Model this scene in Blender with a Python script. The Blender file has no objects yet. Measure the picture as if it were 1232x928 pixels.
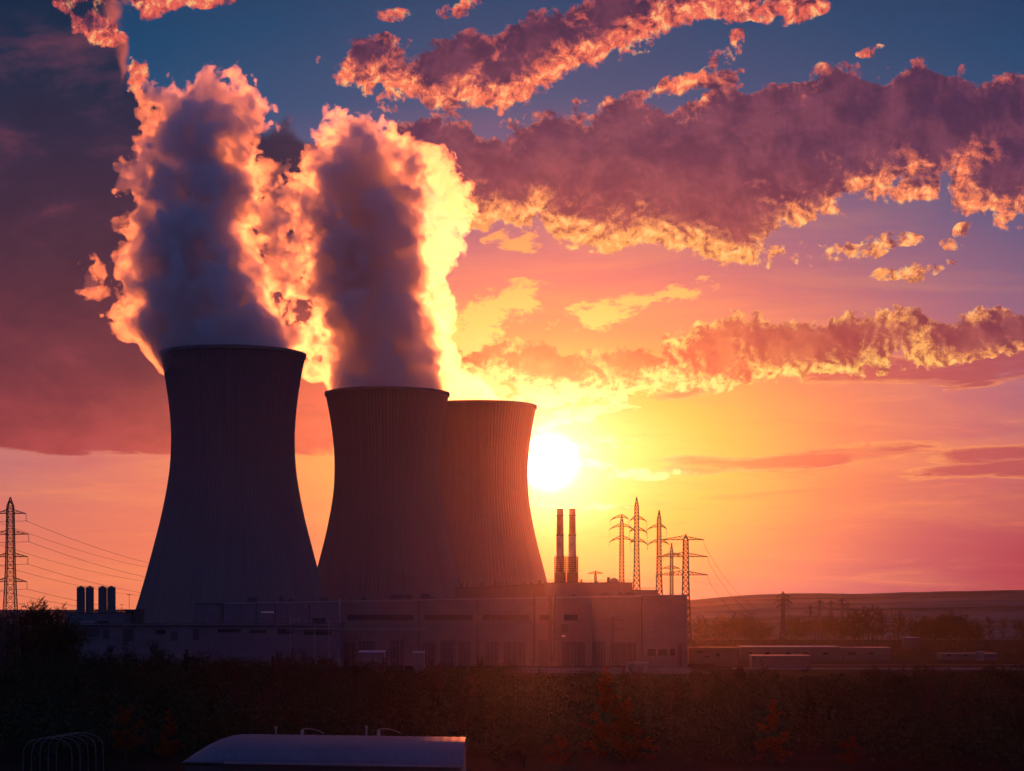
import bpy, bmesh, math, random
import numpy as np
from mathutils import Vector, Matrix, noise as mnoise

# ---------------------------------------------------------------- camera, light, exposure
S = bpy.context.scene
COL = S.collection
R = math.radians
F = 2400.0            # focal length in photo pixels (photo 1232 px wide)
CAMZ = 25.0           # eye height above the plain, metres
HOR = 735.0           # photo row of the horizon
SUN_AZ = math.degrees(math.atan((661 - 616) / F))
SUN_EL = math.degrees(math.atan((HOR - 556) / F))


def at(px, py, d):
    """point of the world seen at this photo position, d metres ahead"""
    return Vector(((px - 616) / F * d, d, CAMZ + (HOR - py) / F * d))


cam = bpy.data.cameras.new('camera')
cam.sensor_width = 36.0
cam.lens = 36.0 * F / 1232
cam.shift_y = (HOR - 464) / 1232
cam.clip_start = 0.5
cam.clip_end = 60000
camo = bpy.data.objects.new('camera', cam)
camo.location = (0, 0, CAMZ)
camo.rotation_euler = (R(90), 0, 0)
COL.objects.link(camo)
S.camera = camo

S.view_settings.view_transform = 'Standard'
S.view_settings.look = 'None'
S.view_settings.exposure = 0.0
S.view_settings.gamma = 1.0
S.render.engine = 'CYCLES'
cy = S.cycles
cy.use_denoising = True
try:
    cy.denoiser = 'OPENIMAGEDENOISE'
    cy.denoising_prefilter = 'ACCURATE'
except Exception:
    pass
cy.use_adaptive_sampling = False
cy.adaptive_threshold = 0.012
cy.adaptive_min_samples = 24
cy.max_bounces = 10
cy.diffuse_bounces = 2
cy.glossy_bounces = 2
cy.transmission_bounces = 2
cy.volume_bounces = 6
cy.transparent_max_bounces = 48
cy.sample_clamp_indirect = 4.0
cy.volume_step_rate = 2.5
cy.volume_max_steps = 512

sun = bpy.data.lights.new('sun', 'SUN')
sun.energy = 3.8
sun.angle = R(0.6)
sun.color = (1.0, 0.18, 0.04)
suno = bpy.data.objects.new('sun', sun)
sd = Vector((math.sin(R(SUN_AZ)) * math.cos(R(SUN_EL)), math.cos(R(SUN_AZ)) * math.cos(R(SUN_EL)), math.sin(R(SUN_EL))))
suno.rotation_euler = sd.to_track_quat('Z', 'Y').to_euler()
suno.location = sd * 800
COL.objects.link(suno)


def s2l(c):
    return tuple(((v / 255) / 12.92 if v / 255 <= 0.04045 else ((v / 255 + 0.055) / 1.055) ** 2.4) for v in c) + (1.0,)


# ---------------------------------------------------------------- little node-expression helper
class NT:
    def __init__(self, tree):
        self.t = tree

    def node(self, kind, **kw):
        n = self.t.nodes.new(kind)
        for k, v in kw.items():
            setattr(n, k, v)
        return n

    def put(self, sock, v):
        if isinstance(v, E):
            self.t.links.new(v.s, sock)
        elif v is not None:
            sock.default_value = v

    def math(self, op, a, b=None, c=None, clamp=False):
        n = self.node('ShaderNodeMath', operation=op, use_clamp=clamp)
        self.put(n.inputs[0], a)
        self.put(n.inputs[1], b)
        self.put(n.inputs[2], c)
        return E(self, n.outputs[0])

    def vmath(self, op, a, b=None, out=0):
        n = self.node('ShaderNodeVectorMath', operation=op)
        self.put(n.inputs[0], a)
        self.put(n.inputs[1], b)
        return E(self, n.outputs[out])

    def vscale(self, v, k):
        n = self.node('ShaderNodeVectorMath', operation='SCALE')
        self.put(n.inputs[0], v)
        self.put(n.inputs['Scale'], k)
        return E(self, n.outputs[0])

    def xyz(self, x, y, z):
        n = self.node('ShaderNodeCombineXYZ')
        for i, v in enumerate((x, y, z)):
            self.put(n.inputs[i], v)
        return E(self, n.outputs[0])

    def sep(self, v):
        n = self.node('ShaderNodeSeparateXYZ')
        self.put(n.inputs[0], v)
        return [E(self, o) for o in n.outputs]

    def noise(self, v, scale, detail=6, rough=0.55, lac=2.1, dist=0.0, col=False, ntype=None):
        n = self.node('ShaderNodeTexNoise')
        if ntype:
            n.noise_type = ntype
        self.put(n.inputs['Vector'], v)
        n.inputs['Scale'].default_value = scale
        n.inputs['Detail'].default_value = detail
        n.inputs['Roughness'].default_value = rough
        n.inputs['Lacunarity'].default_value = lac
        n.inputs['Distortion'].default_value = dist
        return E(self, n.outputs['Color' if col else 'Fac'])

    def ramp(self, v, stops, interp='LINEAR'):
        n = self.node('ShaderNodeValToRGB')
        r = n.color_ramp
        r.interpolation = interp
        while len(r.elements) < len(stops):
            r.elements.new(0.5)
        for e, (p, c) in zip(r.elements, stops):
            e.position = p
        for e, (p, c) in zip(r.elements, stops):
            e.color = c
        self.put(n.inputs[0], v)
        return E(self, n.outputs[0])

    def mix(self, f, a, b, mode='MIX'):
        n = self.node('ShaderNodeMix', data_type='RGBA', blend_type=mode)
        self.put(n.inputs[0], f)
        self.put(n.inputs[6], a)
        self.put(n.inputs[7], b)
        return E(self, n.outputs[2])

    def smooth(self, v, a, b, lo=0.0, hi=1.0):
        n = self.node('ShaderNodeMapRange', interpolation_type='SMOOTHSTEP')
        self.put(n.inputs[0], v)
        for i, q in enumerate((a, b, lo, hi)):
            n.inputs[1 + i].default_value = q
        return E(self, n.outputs[0])

    def lin(self, v, a, b, lo=0.0, hi=1.0):
        n = self.node('ShaderNodeMapRange', clamp=True)
        self.put(n.inputs[0], v)
        for i, q in enumerate((a, b, lo, hi)):
            n.inputs[1 + i].default_value = q
        return E(self, n.outputs[0])


class E:
    def __init__(self, nt, s):
        self.nt, self.s = nt, s

    def __add__(self, o): return self.nt.math('ADD', self, o)
    def __radd__(self, o): return self.nt.math('ADD', o, self)
    def __sub__(self, o): return self.nt.math('SUBTRACT', self, o)
    def __rsub__(self, o): return self.nt.math('SUBTRACT', o, self)
    def __mul__(self, o): return self.nt.math('MULTIPLY', self, o)
    def __rmul__(self, o): return self.nt.math('MULTIPLY', o, self)
    def __truediv__(self, o): return self.nt.math('DIVIDE', self, o)


# ---------------------------------------------------------------- sky: dusk sky with cloud banks, laid out by compass and height
world = bpy.data.worlds.new('World')
S.world = world
world.use_nodes = True
wt = world.node_tree
wt.nodes.clear()
W = NT(wt)


def azel(px, py):
    a = math.atan((px - 616) / F)
    return math.degrees(a), math.degrees(math.atan((HOR - py) / F * math.cos(a)))


tc = W.node('ShaderNodeTexCoord')
direc = E(W, tc.outputs['Generated'])
dx, dy, dz = W.sep(direc)
AZ = W.math('ARCTAN2', dx, dy) * 57.29578
ELV = W.math('ARCSINE', dz) * 57.29578
P = W.xyz(AZ, ELV, 0.0)
# angular distance from the sun, the glow wider than high
gx = (AZ - SUN_AZ)
gy = (ELV - SUN_EL)
rr = W.math('SQRT', W.math('POWER', W.math('ABSOLUTE', gx) * 0.62, 2.0) + W.math('POWER', W.math('ABSOLUTE', gy) * 1.36, 2.0))
rn = rr / 30.0
SKY_STOPS = [(0.0, (255, 232, 150)), (1.2, (255, 220, 112)), (3.0, (250, 184, 80)), (5.2, (232, 138, 94)),
             (7.4, (196, 112, 114)), (9.6, (146, 100, 126)), (11.8, (98, 90, 128)), (14.0, (44, 80, 122)), (17, (10, 70, 112)), (21, (18, 48, 88)), (29, (14, 32, 62))]
skyc = W.ramp(rn, [(p / 30.0, s2l(c)) for p, c in SKY_STOPS])
# low band away from the sun: pink to dull red towards the horizon
side = W.smooth(W.math('ABSOLUTE', gx - 3.0), 2.0, 13.0)
lowb = W.smooth(ELV, 7.0, 0.3)
skyc = W.mix(side * lowb * 0.9, skyc, W.mix(W.smooth(gx, -6.0, 6.0), s2l((238, 126, 88)), s2l((172, 34, 54))))
farside = W.smooth(W.math('ABSOLUTE', gx), 18.0, 75.0)
skyc = W.mix(farside * 0.9, skyc, s2l((34, 44, 84)))
# thin high veils
st = W.noise(W.vmath('MULTIPLY', P, (0.10, 0.75, 1.0)), 1.0, 5, 0.6, dist=0.6)
st2 = W.noise(W.vmath('MULTIPLY', P, (0.20, 1.9, 1.0)), 1.0, 7, 0.68, dist=0.5)
hzone = W.smooth(ELV, 8.5, 5.5)
veil = W.smooth(st, 0.42, 0.70) * W.smooth(rr, 15.0, 3.0) * 0.34
skyc = W.mix(veil, skyc, s2l((255, 166, 96)))
skyc = W.mix(W.smooth(st2, 0.50, 0.72) * hzone * W.smooth(rr, 15.0, 3.0) * 0.38, skyc, s2l((255, 150, 92)))
skyc = W.mix(W.smooth(st2, 0.46, 0.28) * hzone * 0.22, skyc, s2l((176, 72, 92)))

CUM = [  # photo px: cx, cy, rx, ry, tilt(deg, up to the right positive)
    (520, 190, 70, 48, 15), (600, 215, 95, 55, -12), (700, 222, 120, 66, -22), (800, 215, 130, 82, -18), (860, 275, 75, 42, -25), (900, 190, 140, 78, 0),
    (1010, 160, 110, 70, 10), (1100, 150, 110, 66, 12), (1220, 145, 110, 62, 8), (1290, 200, 130, 60, 5),
    (455, 78, 66, 30, 0), (540, 85, 100, 38, 14), (650, 62, 100, 42, 22), (745, 30, 85, 40, 25), (850, 4, 110, 24, 5), (950, 5, 50, 20, 0), (600, 110, 60, 20, 0),
    (845, 96, 48, 12, 12), (870, 60, 30, 14, 40), (640, 150, 40, 9, 5),
    (585, 445, 60, 38, 0), (660, 452, 90, 36, 0), (745, 448, 70, 34, 0), (850, 425, 70, 42, 10), (930, 422, 90, 40, 0), (1030, 412, 100, 34, 8), (1150, 405, 110, 30, 6), (1260, 395, 110, 26, 6),
    (1045, 60, 14, 6, 10), (905, 112, 12, 6, 0), (1148, 292, 12, 6, 0), (1100, 330, 12, 5, 10), (985, 318, 14, 6, 0), (930, 300, 16, 7, -10), (1230, 250, 16, 8, 0), (770, 130, 10, 5, 0), (690, 125, 12, 5, 0),
    (1060, 295, 28, 10, 12), (1000, 300, 40, 11, -5), (1085, 285, 24, 10, 0), (1165, 276, 16, 9, 0), (1075, 326, 34, 7, 8), (970, 310, 20, 9, 0), (1130, 320, 20, 6, 8), (900, 270, 40, 20, -20),
    (205, -5, 50, 26, 20), (112, 30, 30, 20, -40), (166, 92, 18, 24, 0), (92, 6, 26, 14, 0), (140, 52, 16, 14, 0), (250, -8, 36, 16, 0), (475, 15, 26, 12, 0), (560, 8, 30, 8, 10), (1180, 225, 60, 30, -15), (1100, 225, 50, 20, 5),
]
BANK = [(30, 150, 130, 200, 0), (110, 330, 260, 215, 0), (20, 470, 280, 95, 0), (240, 480, 240, 100, 0), (10, -60, 90, 170, 0), (-150, 300, 250, 280, 0), (320, 330, 180, 180, 0), (-90, 60, 200, 200, 0), (500, 520, 60, 18, 0)]
WISP = [(590, 372, 75, 26, 18), (560, 402, 50, 26, 20), (720, 380, 60, 20, 15), (820, 352, 45, 12, 12), (700, 500, 90, 16, 18), (640, 478, 50, 14, 10), (700, 535, 70, 8, 6), (740, 566, 90, 9, -4), (700, 608, 60, 5, 0), (620, 292, 40, 12, 0), (575, 465, 40, 20, -30)]
STREAK = [(950, 552, 190, 12, 5), (860, 556, 90, 9, 0), (1200, 541, 85, 13, 5), (1170, 566, 110, 10, 6), (1250, 560, 80, 14, 4), (1070, 445, 120, 18, 5), (1190, 440, 80, 20, 5), (850, 470, 70, 8, 10), (1180, 460, 40, 8, 10)]


def ell(v, e):
    cx, cy_, rx, ry, tilt = e
    a, el_ = azel(cx, cy_)
    n = W.node('ShaderNodeMapping', vector_type='TEXTURE')
    W.put(n.inputs['Vector'], v)
    n.inputs['Location'].default_value = (a, el_, 0)
    n.inputs['Rotation'].default_value = (0, 0, R(tilt))
    n.inputs['Scale'].default_value = (rx * 1.45 / 41.9, ry * 1.45 / 41.9, 1)
    g = W.node('ShaderNodeTexGradient', gradient_type='SPHERICAL')
    W.put(g.inputs[0], E(W, n.outputs[0]))
    # depth inside the outline, in degrees of sky, and nearness to its centre
    return W.math('MULTIPLY_ADD', E(W, g.outputs['Fac']), ry * 1.45 / 41.9, -0.31 * ry * 1.45 / 41.9), E(W, g.outputs['Fac'])


def shape(v, lst):
    f = m = None
    for e in lst:
        q, g = ell(v, e)
        f = q if f is None else W.math('MAXIMUM', f, q)
        m = g if m is None else W.math('MAXIMUM', m, g)
    return f - W.smooth(m, 0.26, 0.0) * 1.2


tosun = W.vmath('NORMALIZE', W.xyz(SUN_AZ - AZ, SUN_EL - ELV, 0.0))


def layer(lst, warp_s, warp_a, n_s, n_amp, thr, dlt, stretch=(1, 1, 1), det=9, rough=0.6):
    """cloud thickness here and a little way towards the sun"""
    out = []
    for k in (0, 1):
        v = P if k == 0 else W.vmath('ADD', P, W.vscale(tosun, dlt))
        vs = W.vmath('MULTIPLY', v, stretch)
        w = W.noise(vs, warp_s, 3, 0.5, col=True)
        wv = W.vscale(W.vmath('SUBTRACT', w, (0.5, 0.5, 0.5)), warp_a)
        s = shape(W.vmath('ADD', v, wv), lst)
        n = W.noise(vs, n_s, det, rough, dist=0.25)
        if lst is CUM:
            n = n + (W.noise(vs, 3.6, 4, 0.6) - 0.5) * 0.22
        d = s + (n - 0.5) * n_amp - thr
        out.append((d, s, n))
    return out


DARK = [(0.0, (252, 168, 66)), (2.5, (246, 146, 70)), (4.5, (214, 104, 76)), (7, (166, 68, 80)), (9.5, (128, 58, 84)), (12.5, (84, 52, 90)), (18, (52, 46, 84))]
LIT = [(0.0, (255, 250, 200)), (3.0, (255, 240, 140)), (5.5, (255, 214, 110)), (8, (255, 172, 94)), (11, (255, 142, 94)), (14, (255, 122, 92)), (20, (230, 88, 86))]
darkc = W.ramp(rn, [(p / 30.0, s2l(c)) for p, c in DARK])
litc = W.ramp(rn, [(p / 30.0, s2l(c)) for p, c in LIT])

# the broad dark bank on the left: smooth, torn upper right edge
bk = layer(BANK, 0.35, 1.3, 0.55, 1.7, 0.0, 0.45, det=7, rough=0.52)
db = bk[0][0]
ab = W.smooth(db, -0.05, 0.35)
bankc = W.ramp(W.lin(ELV, 4.0, 17.5), [(0.0, s2l((172, 70, 74))), (0.2, s2l((118, 54, 68))), (0.42, s2l((78, 46, 66))), (0.62, s2l((50, 42, 70))), (0.8, s2l((16, 42, 72))), (1.0, s2l((6, 44, 76)))])
bsun = W.smooth(rr, 3.5, 8.5)
bankc = W.mix(bsun, s2l((232, 112, 84)), bankc)
bt = W.noise(W.vmath('MULTIPLY', P, (0.22, 0.4, 1)), 1.0, 7, 0.6, dist=0.25)
bankc = W.mix(W.smooth(bt, 0.62, 0.34) * 0.38, bankc, s2l((14, 26, 54)))
bankc = W.mix(W.smooth(bt, 0.50, 0.75) * 0.30, bankc, s2l((190, 88, 96)))
rimb = W.smooth(db - bk[1][0], 0.05, 0.42) * W.smooth(db, 0.75, 0.1) * W.smooth(ELV, 12.0, 15.0)
bankc = W.mix(rimb * 0.6, bankc, s2l((250, 116, 92)))
# flat under side of the bank
cut = W.noise(W.vmath('MULTIPLY', P, (0.25, 1.2, 1)), 1.0, 5, 0.6)
cutel = ELV + (cut - 0.5) * 1.0
ab = ab * W.smooth(cutel, 4.38, 4.50)
skyc = W.mix(ab, skyc, bankc)

# streaks
sk = layer(STREAK, 0.6, 0.6, 0.8, 0.62, 0.0, 0.10, stretch=(0.28, 1.4, 1), det=8)
a = W.smooth(sk[0][0], -0.02, 0.07)
sn = W.noise(W.vmath('MULTIPLY', P, (0.45, 2.6, 1.0)), 1.0, 7, 0.7, dist=0.5)
edge = W.smooth(sk[0][0] + (sn - 0.5) * 0.45, 0.17, 0.0) * W.smooth(sn, 0.30, 0.60)
stc = W.mix(edge, W.mix(0.35, darkc, s2l((196, 92, 92))), W.mix(0.55, litc, s2l((255, 150, 100))))
skyc = W.mix(a * W.smooth(sn, 0.22, 0.5) * 0.85, skyc, stc)

# heaped cloud
cu = layer(CUM, 0.75, 0.75, 0.85, 1.9, 0.0, 0.55, det=10, rough=0.60)
d0, d1 = cu[0][0], cu[1][0]
al = W.smooth(d0, -0.02, 0.16)
thin = W.math('EXPONENT', W.math('MAXIMUM', d0, 0.0) * -2.4)
face = W.smooth(d0 - d1, 0.0, 0.5)
open_ = W.math('EXPONENT', W.math('MAXIMUM', d1, 0.0) * -2.5)
lit = thin * 0.45 + open_ * 0.62 + face * 0.22 - 0.22
fine = W.noise(P, 2.0, 8, 0.66, dist=0.4)
fine2 = W.noise(W.vmath('ADD', P, W.vscale(tosun, 0.14)), 2.0, 8, 0.66, dist=0.4)
relief = fine - fine2
lit = W.math('ADD', lit + relief * 0.5, (fine - 0.5) * 1.1 * W.math('EXPONENT', W.math('MAXIMUM', d0, 0.0) * -1.6), clamp=True)
soft = W.noise(P, 0.9, 4, 0.5, dist=0.3)
lit = W.math('MULTIPLY', lit, W.smooth(fine + relief * 0.8, 0.26, 0.56, 0.45, 1.0))
body = W.mix(W.smooth(soft + relief * 0.15, 0.34, 0.68), W.mix(0.28, darkc, s2l((56, 22, 50))), W.mix(0.10, darkc, litc))
clc = W.mix(W.smooth(lit, 0.10, 0.80), body, litc)
clc = W.mix(W.smooth(fine + relief, 0.52, 0.72) * W.smooth(lit, 0.45, 0.8) * 0.5, clc, s2l((255, 224, 140)))
clc = W.vscale(clc, W.lin(fine * 0.7 + relief * 0.4, 0.22, 0.50, 0.84, 1.06))
skyc = W.mix(al * 0.97, skyc, clc)

# bright torn wisps near the sun
wi = layer(WISP, 0.9, 0.9, 1.3, 1.9, 0.05, 0.12, stretch=(0.7, 1.5, 1), det=9, rough=0.66)
aw = W.smooth(wi[0][0], -0.05, 0.20)
skyc = W.mix(aw * 0.85, skyc, litc)

# the sun itself and its aureole
dvec = W.vmath('DOT_PRODUCT', direc, tuple(sd), out=1)
ang = W.math('ARCCOSINE', W.math('MINIMUM', dvec, 1.0)) * 57.29578
disc = W.smooth(ang, 1.0, 0.15)
aur = W.math('EXPONENT', ang * ang * -0.45)
aur2 = W.math('EXPONENT', ang * -0.50)


def glow(amount, col):
    return W.vscale(col, amount)


total = W.vmath('ADD', skyc, glow(disc * 3.0, (1.0, 0.93, 0.75)))
total = W.vmath('ADD', total, glow(aur * 1.3, (1.0, 0.80, 0.42)))
total = W.vmath('ADD', total, glow(aur2 * 0.22, (1.0, 0.55, 0.12)))
# the rest of the sky dome: plain dusk, dimmer and bluer away from the sunset
plain = W.ramp(rn, [(p / 30.0, s2l(c)) for p, c in SKY_STOPS])
back = W.smooth(dy, 0.85, 0.1)
plain = W.mix(back, plain, (0.042, 0.070, 0.215, 1))
plain = W.mix(W.smooth(dz, 0.0, -0.02), plain, (0.012, 0.012, 0.02, 1))
inside = W.smooth(W.math('ABSOLUTE', AZ), 24.0, 19.0) * W.smooth(ELV, 24.0, 20.0) * W.smooth(ELV, -1.0, -0.4)

nish = W.node('ShaderNodeTexSky', sky_type='NISHITA')
nish.sun_disc = False
nish.sun_elevation = R(SUN_EL)
nish.sun_rotation = R(SUN_AZ)
nish.air_density = 2.0
nish.dust_density = 3.0
bg0 = W.node('ShaderNodeBackground')
W.t.links.new(nish.outputs[0], bg0.inputs[0])
bg0.inputs[1].default_value = 0.001
bg1 = W.node('ShaderNodeBackground')
W.put(bg1.inputs[0], total)
bg1.inputs[1].default_value = 1.0
bg2 = W.node('ShaderNodeBackground')
W.put(bg2.inputs[0], plain)
mixs = W.node('ShaderNodeMixShader')
W.put(mixs.inputs[0], inside)
wt.links.new(bg2.outputs[0], mixs.inputs[1])
wt.links.new(bg1.outputs[0], mixs.inputs[2])
add = W.node('ShaderNodeAddShader')
wt.links.new(bg0.outputs[0], add.inputs[0])
wt.links.new(mixs.outputs[0], add.inputs[1])
wo = W.node('ShaderNodeOutputWorld')
wt.links.new(add.outputs[0], wo.inputs[0])
world.cycles.sampling_method = 'MANUAL'
world.cycles.sample_map_resolution = 1024


# ---------------------------------------------------------------- object helpers
def tag(o, label=None, cat=None, group=None, kind=None):
    if label: o['label'] = label
    if cat: o['category'] = cat
    if group: o['group'] = group
    if kind: o['kind'] = kind
    return o


def empty(name, loc, label=None, cat=None, group=None, rz=0.0):
    o = bpy.data.objects.new(name, None)
    o.location = loc
    o.rotation_euler = (0, 0, rz)
    COL.objects.link(o)
    return tag(o, label, cat, group)


def copy_tree(o, parent=None):
    c = o.copy()
    COL.objects.link(c)
    c.parent = parent
    for ch in list(o.children):
        copy_tree(ch, c)
    return c


def mesh_obj(name, verts, faces, mat, parent=None, smooth=False, edges=()):
    me = bpy.data.meshes.new(name)
    me.from_pydata([tuple(v) for v in verts], list(edges), faces)
    me.update()
    if smooth:
        me.polygons.foreach_set('use_smooth', [True] * len(me.polygons))
    if mat is not None:
        me.materials.append(mat)
    o = bpy.data.objects.new(name, me)
    COL.objects.link(o)
    if parent is not None:
        o.parent = parent
    return o


def new_mat(name, base, rough=0.8, metal=0.0, vary=0.25, scale=0.4, bump=0.0, bscale=3.0, tint=None, spec=0.3):
    """a plain surface with uneven colour and grain"""
    m = bpy.data.materials.new(name)
    m.use_nodes = True
    t = m.node_tree
    b = t.nodes['Principled BSDF']
    n = NT(t)
    pos = E(n, n.node('ShaderNodeTexCoord').outputs['Object'])
    f = n.noise(pos, scale, 6, 0.6)
    c2 = tint or tuple(v * (1 - vary) for v in base)
    c = n.mix(n.smooth(f, 0.3, 0.7), tuple(c2) + (1,), tuple(min(1, v * (1 + vary * 0.4)) for v in base) + (1,))
    n.put(b.inputs['Base Color'], c)
    b.inputs['Roughness'].default_value = rough
    b.inputs['Metallic'].default_value = metal
    b.inputs['Specular IOR Level'].default_value = spec
    if bump:
        bn = n.node('ShaderNodeBump')
        bn.inputs['Strength'].default_value = bump
        n.put(bn.inputs['Height'], n.noise(pos, bscale, 5, 0.6))
        t.links.new(bn.outputs[0], b.inputs['Normal'])
    return m


# ---------------------------------------------------------------- steam plumes: real volumes that the low sun shines through
def steam_mat(name, dens, g=0.55, col=(0.985, 0.985, 0.99)):
    m = bpy.data.materials.new(name)
    m.use_nodes = True
    t = m.node_tree
    t.nodes.clear()
    o = t.nodes.new('ShaderNodeOutputMaterial')
    v = t.nodes.new('ShaderNodeVolumePrincipled')
    v.inputs['Color'].default_value = tuple(col) + (1,)
    v.inputs['Density'].default_value = dens
    v.inputs['Anisotropy'].default_value = g
    t.links.new(v.outputs[0], o.inputs['Volume'])
    tr = t.nodes.new('ShaderNodeBsdfTransparent')
    rgb = t.nodes.new('ShaderNodeRGB')
    rgb.outputs[0].default_value = (1, 1, 1, 1)
    t.links.new(rgb.outputs[0], tr.inputs[0])
    t.links.new(tr.outputs[0], o.inputs['Surface'])
    return m


def plume(name, chain, D, mat, seed, voxel=0.86, amp=15.0, nscale=0.035, label='', bottom=None, extra=(), deep=0.0, parent=None, hollow=14.0, bump=1.0):
    """chain: photo px (x, y, radius, depth offset m) of the column at distance D; extra: side lobes"""
    k = D / F
    cs = [(at(x, y, D) + Vector((0, dy_, 0)), r * k) for x, y, r, dy_ in chain]
    ex = [(at(x, y, D) + Vector((0, dy_, 0)), r * k) for x, y, r, dy_ in extra]
    me = bpy.data.meshes.new(name)
    me.materials.append(mat)
    o = bpy.data.objects.new(name, me)
    COL.objects.link(o)
    mn = Vector([min(p[i] - r for p, r in cs + ex) - amp * 0.9 for i in range(3)])
    mx = Vector([max(p[i] + r for p, r in cs + ex) + amp * 0.9 for i in range(3)])
    if bottom is not None:
        mn.z = bottom
    g = bpy.data.node_groups.new(name, 'GeometryNodeTree')
    g.interface.new_socket('Geometry', in_out='INPUT', socket_type='NodeSocketGeometry')
    g.interface.new_socket('Geometry', in_out='OUTPUT', socket_type='NodeSocketGeometry')
    n = NT(g)
    gi, go = n.node('NodeGroupInput'), n.node('NodeGroupOutput')
    pos = E(n, n.node('GeometryNodeInputPosition').outputs[0])
    off = n.vmath('ADD', pos, (seed * 37.1, seed * 11.3, 0.0))
    z = n.sep(pos)[2]
    z0 = cs[0][0].z
    rise = n.smooth(z, z0 + 9, z0 + 40, 0.08, 1.0)       # smooth near the mouth, billowing above
    wrp = n.noise(off, nscale * 0.8, 2, 0.5, col=True)
    wrp2 = n.noise(off, nscale * 3.0, 3, 0.6, col=True)
    wp = n.vmath('ADD', pos, n.vscale(n.vmath('SUBTRACT', wrp, (0.5, 0.5, 0.5)), rise * (amp * 1.6)))
    wp = n.vmath('ADD', wp, n.vscale(n.vmath('SUBTRACT', wrp2, (0.5, 0.5, 0.5)), rise * (amp * 0.55)))
    sdf = None
    for (a, r0), (b, r1) in zip(cs, cs[1:]):
        ba = b - a
        pa = n.vmath('SUBTRACT', wp, tuple(a))
        h = n.math('DIVIDE', n.vmath('DOT_PRODUCT', pa, tuple(ba), out=1), ba.dot(ba), clamp=True)
        q = n.vmath('LENGTH', n.vmath('SUBTRACT', pa, n.vscale(tuple(ba), h)), out=1)
        d = n.math('MULTIPLY_ADD', h, r1 - r0, r0) - q
        sdf = d if sdf is None else n.math('SMOOTH_MAX', sdf, d, 4.0)
    for c, r in ex:
        d = r - n.vmath('LENGTH', n.vmath('SUBTRACT', wp, tuple(c)), out=1)
        sdf = n.math('SMOOTH_MAX', sdf, d, 8.0)
    n1 = n.noise(wp, nscale * 1.3, 4, 0.60, lac=2.1, dist=0.3)
    n3 = n.noise(wp, nscale * 5.0, 4, 0.62, lac=2.1, dist=0.5)
    vo = n.node('ShaderNodeTexVoronoi', feature='F1')
    n.put(vo.inputs['Vector'], wp)
    vo.inputs['Scale'].default_value = nscale * 2.4
    vo.inputs['Detail'].default_value = 2.0
    vo.inputs['Roughness'].default_value = 0.5
    cell = 0.42 - E(n, vo.outputs['Distance'])
    n2 = n.noise(n.vmath('ADD', off, (deep * 9.0, 31.0, 7.0)), nscale * 1.5, 6, 0.66)
    Dm = sdf + (n1 - 0.5) * (amp * 1.9) * rise + (n3 - 0.5) * (amp * 1.6) * rise + cell * (amp * 0.7 * bump) * rise
    Dm = Dm - n.smooth(n2, 0.48, 0.62) * hollow * rise - deep
    dens = n.math('MULTIPLY_ADD', Dm, 0.25, 0.5, clamp=True)
    vc = n.node('GeometryNodeVolumeCube')
    n.put(vc.inputs['Density'], dens)
    vc.inputs['Background'].default_value = 0.0
    vc.inputs['Min'].default_value = mn
    vc.inputs['Max'].default_value = mx
    for ax, key in enumerate(('Resolution X', 'Resolution Y', 'Resolution Z')):
        vc.inputs[key].default_value = int((mx[ax] - mn[ax]) / voxel)
    sm = n.node('GeometryNodeSetMaterial')
    sm.inputs['Material'].default_value = mat
    vm = n.node('GeometryNodeVolumeToMesh', resolution_mode='GRID')
    vm.inputs['Threshold'].default_value = 0.5
    g.links.new(vc.outputs[0], vm.inputs['Volume'])
    ss = n.node('GeometryNodeSetShadeSmooth')
    g.links.new(vm.outputs[0], ss.inputs[0])
    g.links.new(ss.outputs[0], sm.inputs[0])
    g.links.new(sm.outputs[0], go.inputs[0])
    md = o.modifiers.new('steam', 'NODES')
    md.node_group = g
    # freeze the result into a plain closed mesh
    bpy.context.view_layer.update()
    ev = o.evaluated_get(bpy.context.evaluated_depsgraph_get())
    fin = bpy.data.meshes.new_from_object(ev)
    o.modifiers.clear()
    o.data = fin
    fin.name = name
    if not fin.materials:
        fin.materials.append(mat)
    bpy.data.node_groups.remove(g)
    if parent is not None:
        o.parent = parent
        return o
    return tag(o, label, 'steam')


VEILM = steam_mat('steam_veil', 0.055, 0.85)
COREM = steam_mat('steam_core', 0.13, 0.1)
COREM2 = steam_mat('steam_core_thin', 0.115, 0.25)


def full_plume(chain, D, seed, label, bottom, extra=(), deep=3.0, amp=15.0, nscale=0.035, hollow=15.0, core=None):
    a = plume('steam_plume', chain, D, VEILM, seed, label=label, bottom=bottom, extra=extra, amp=amp, nscale=nscale, hollow=hollow)
    if core is None or core is not False:
        plume('dense_core', chain, D, core or COREM, seed, bottom=bottom, extra=extra, deep=deep, parent=a, amp=amp, nscale=nscale, voxel=1.7, hollow=hollow * 1.3)
    return a


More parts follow.
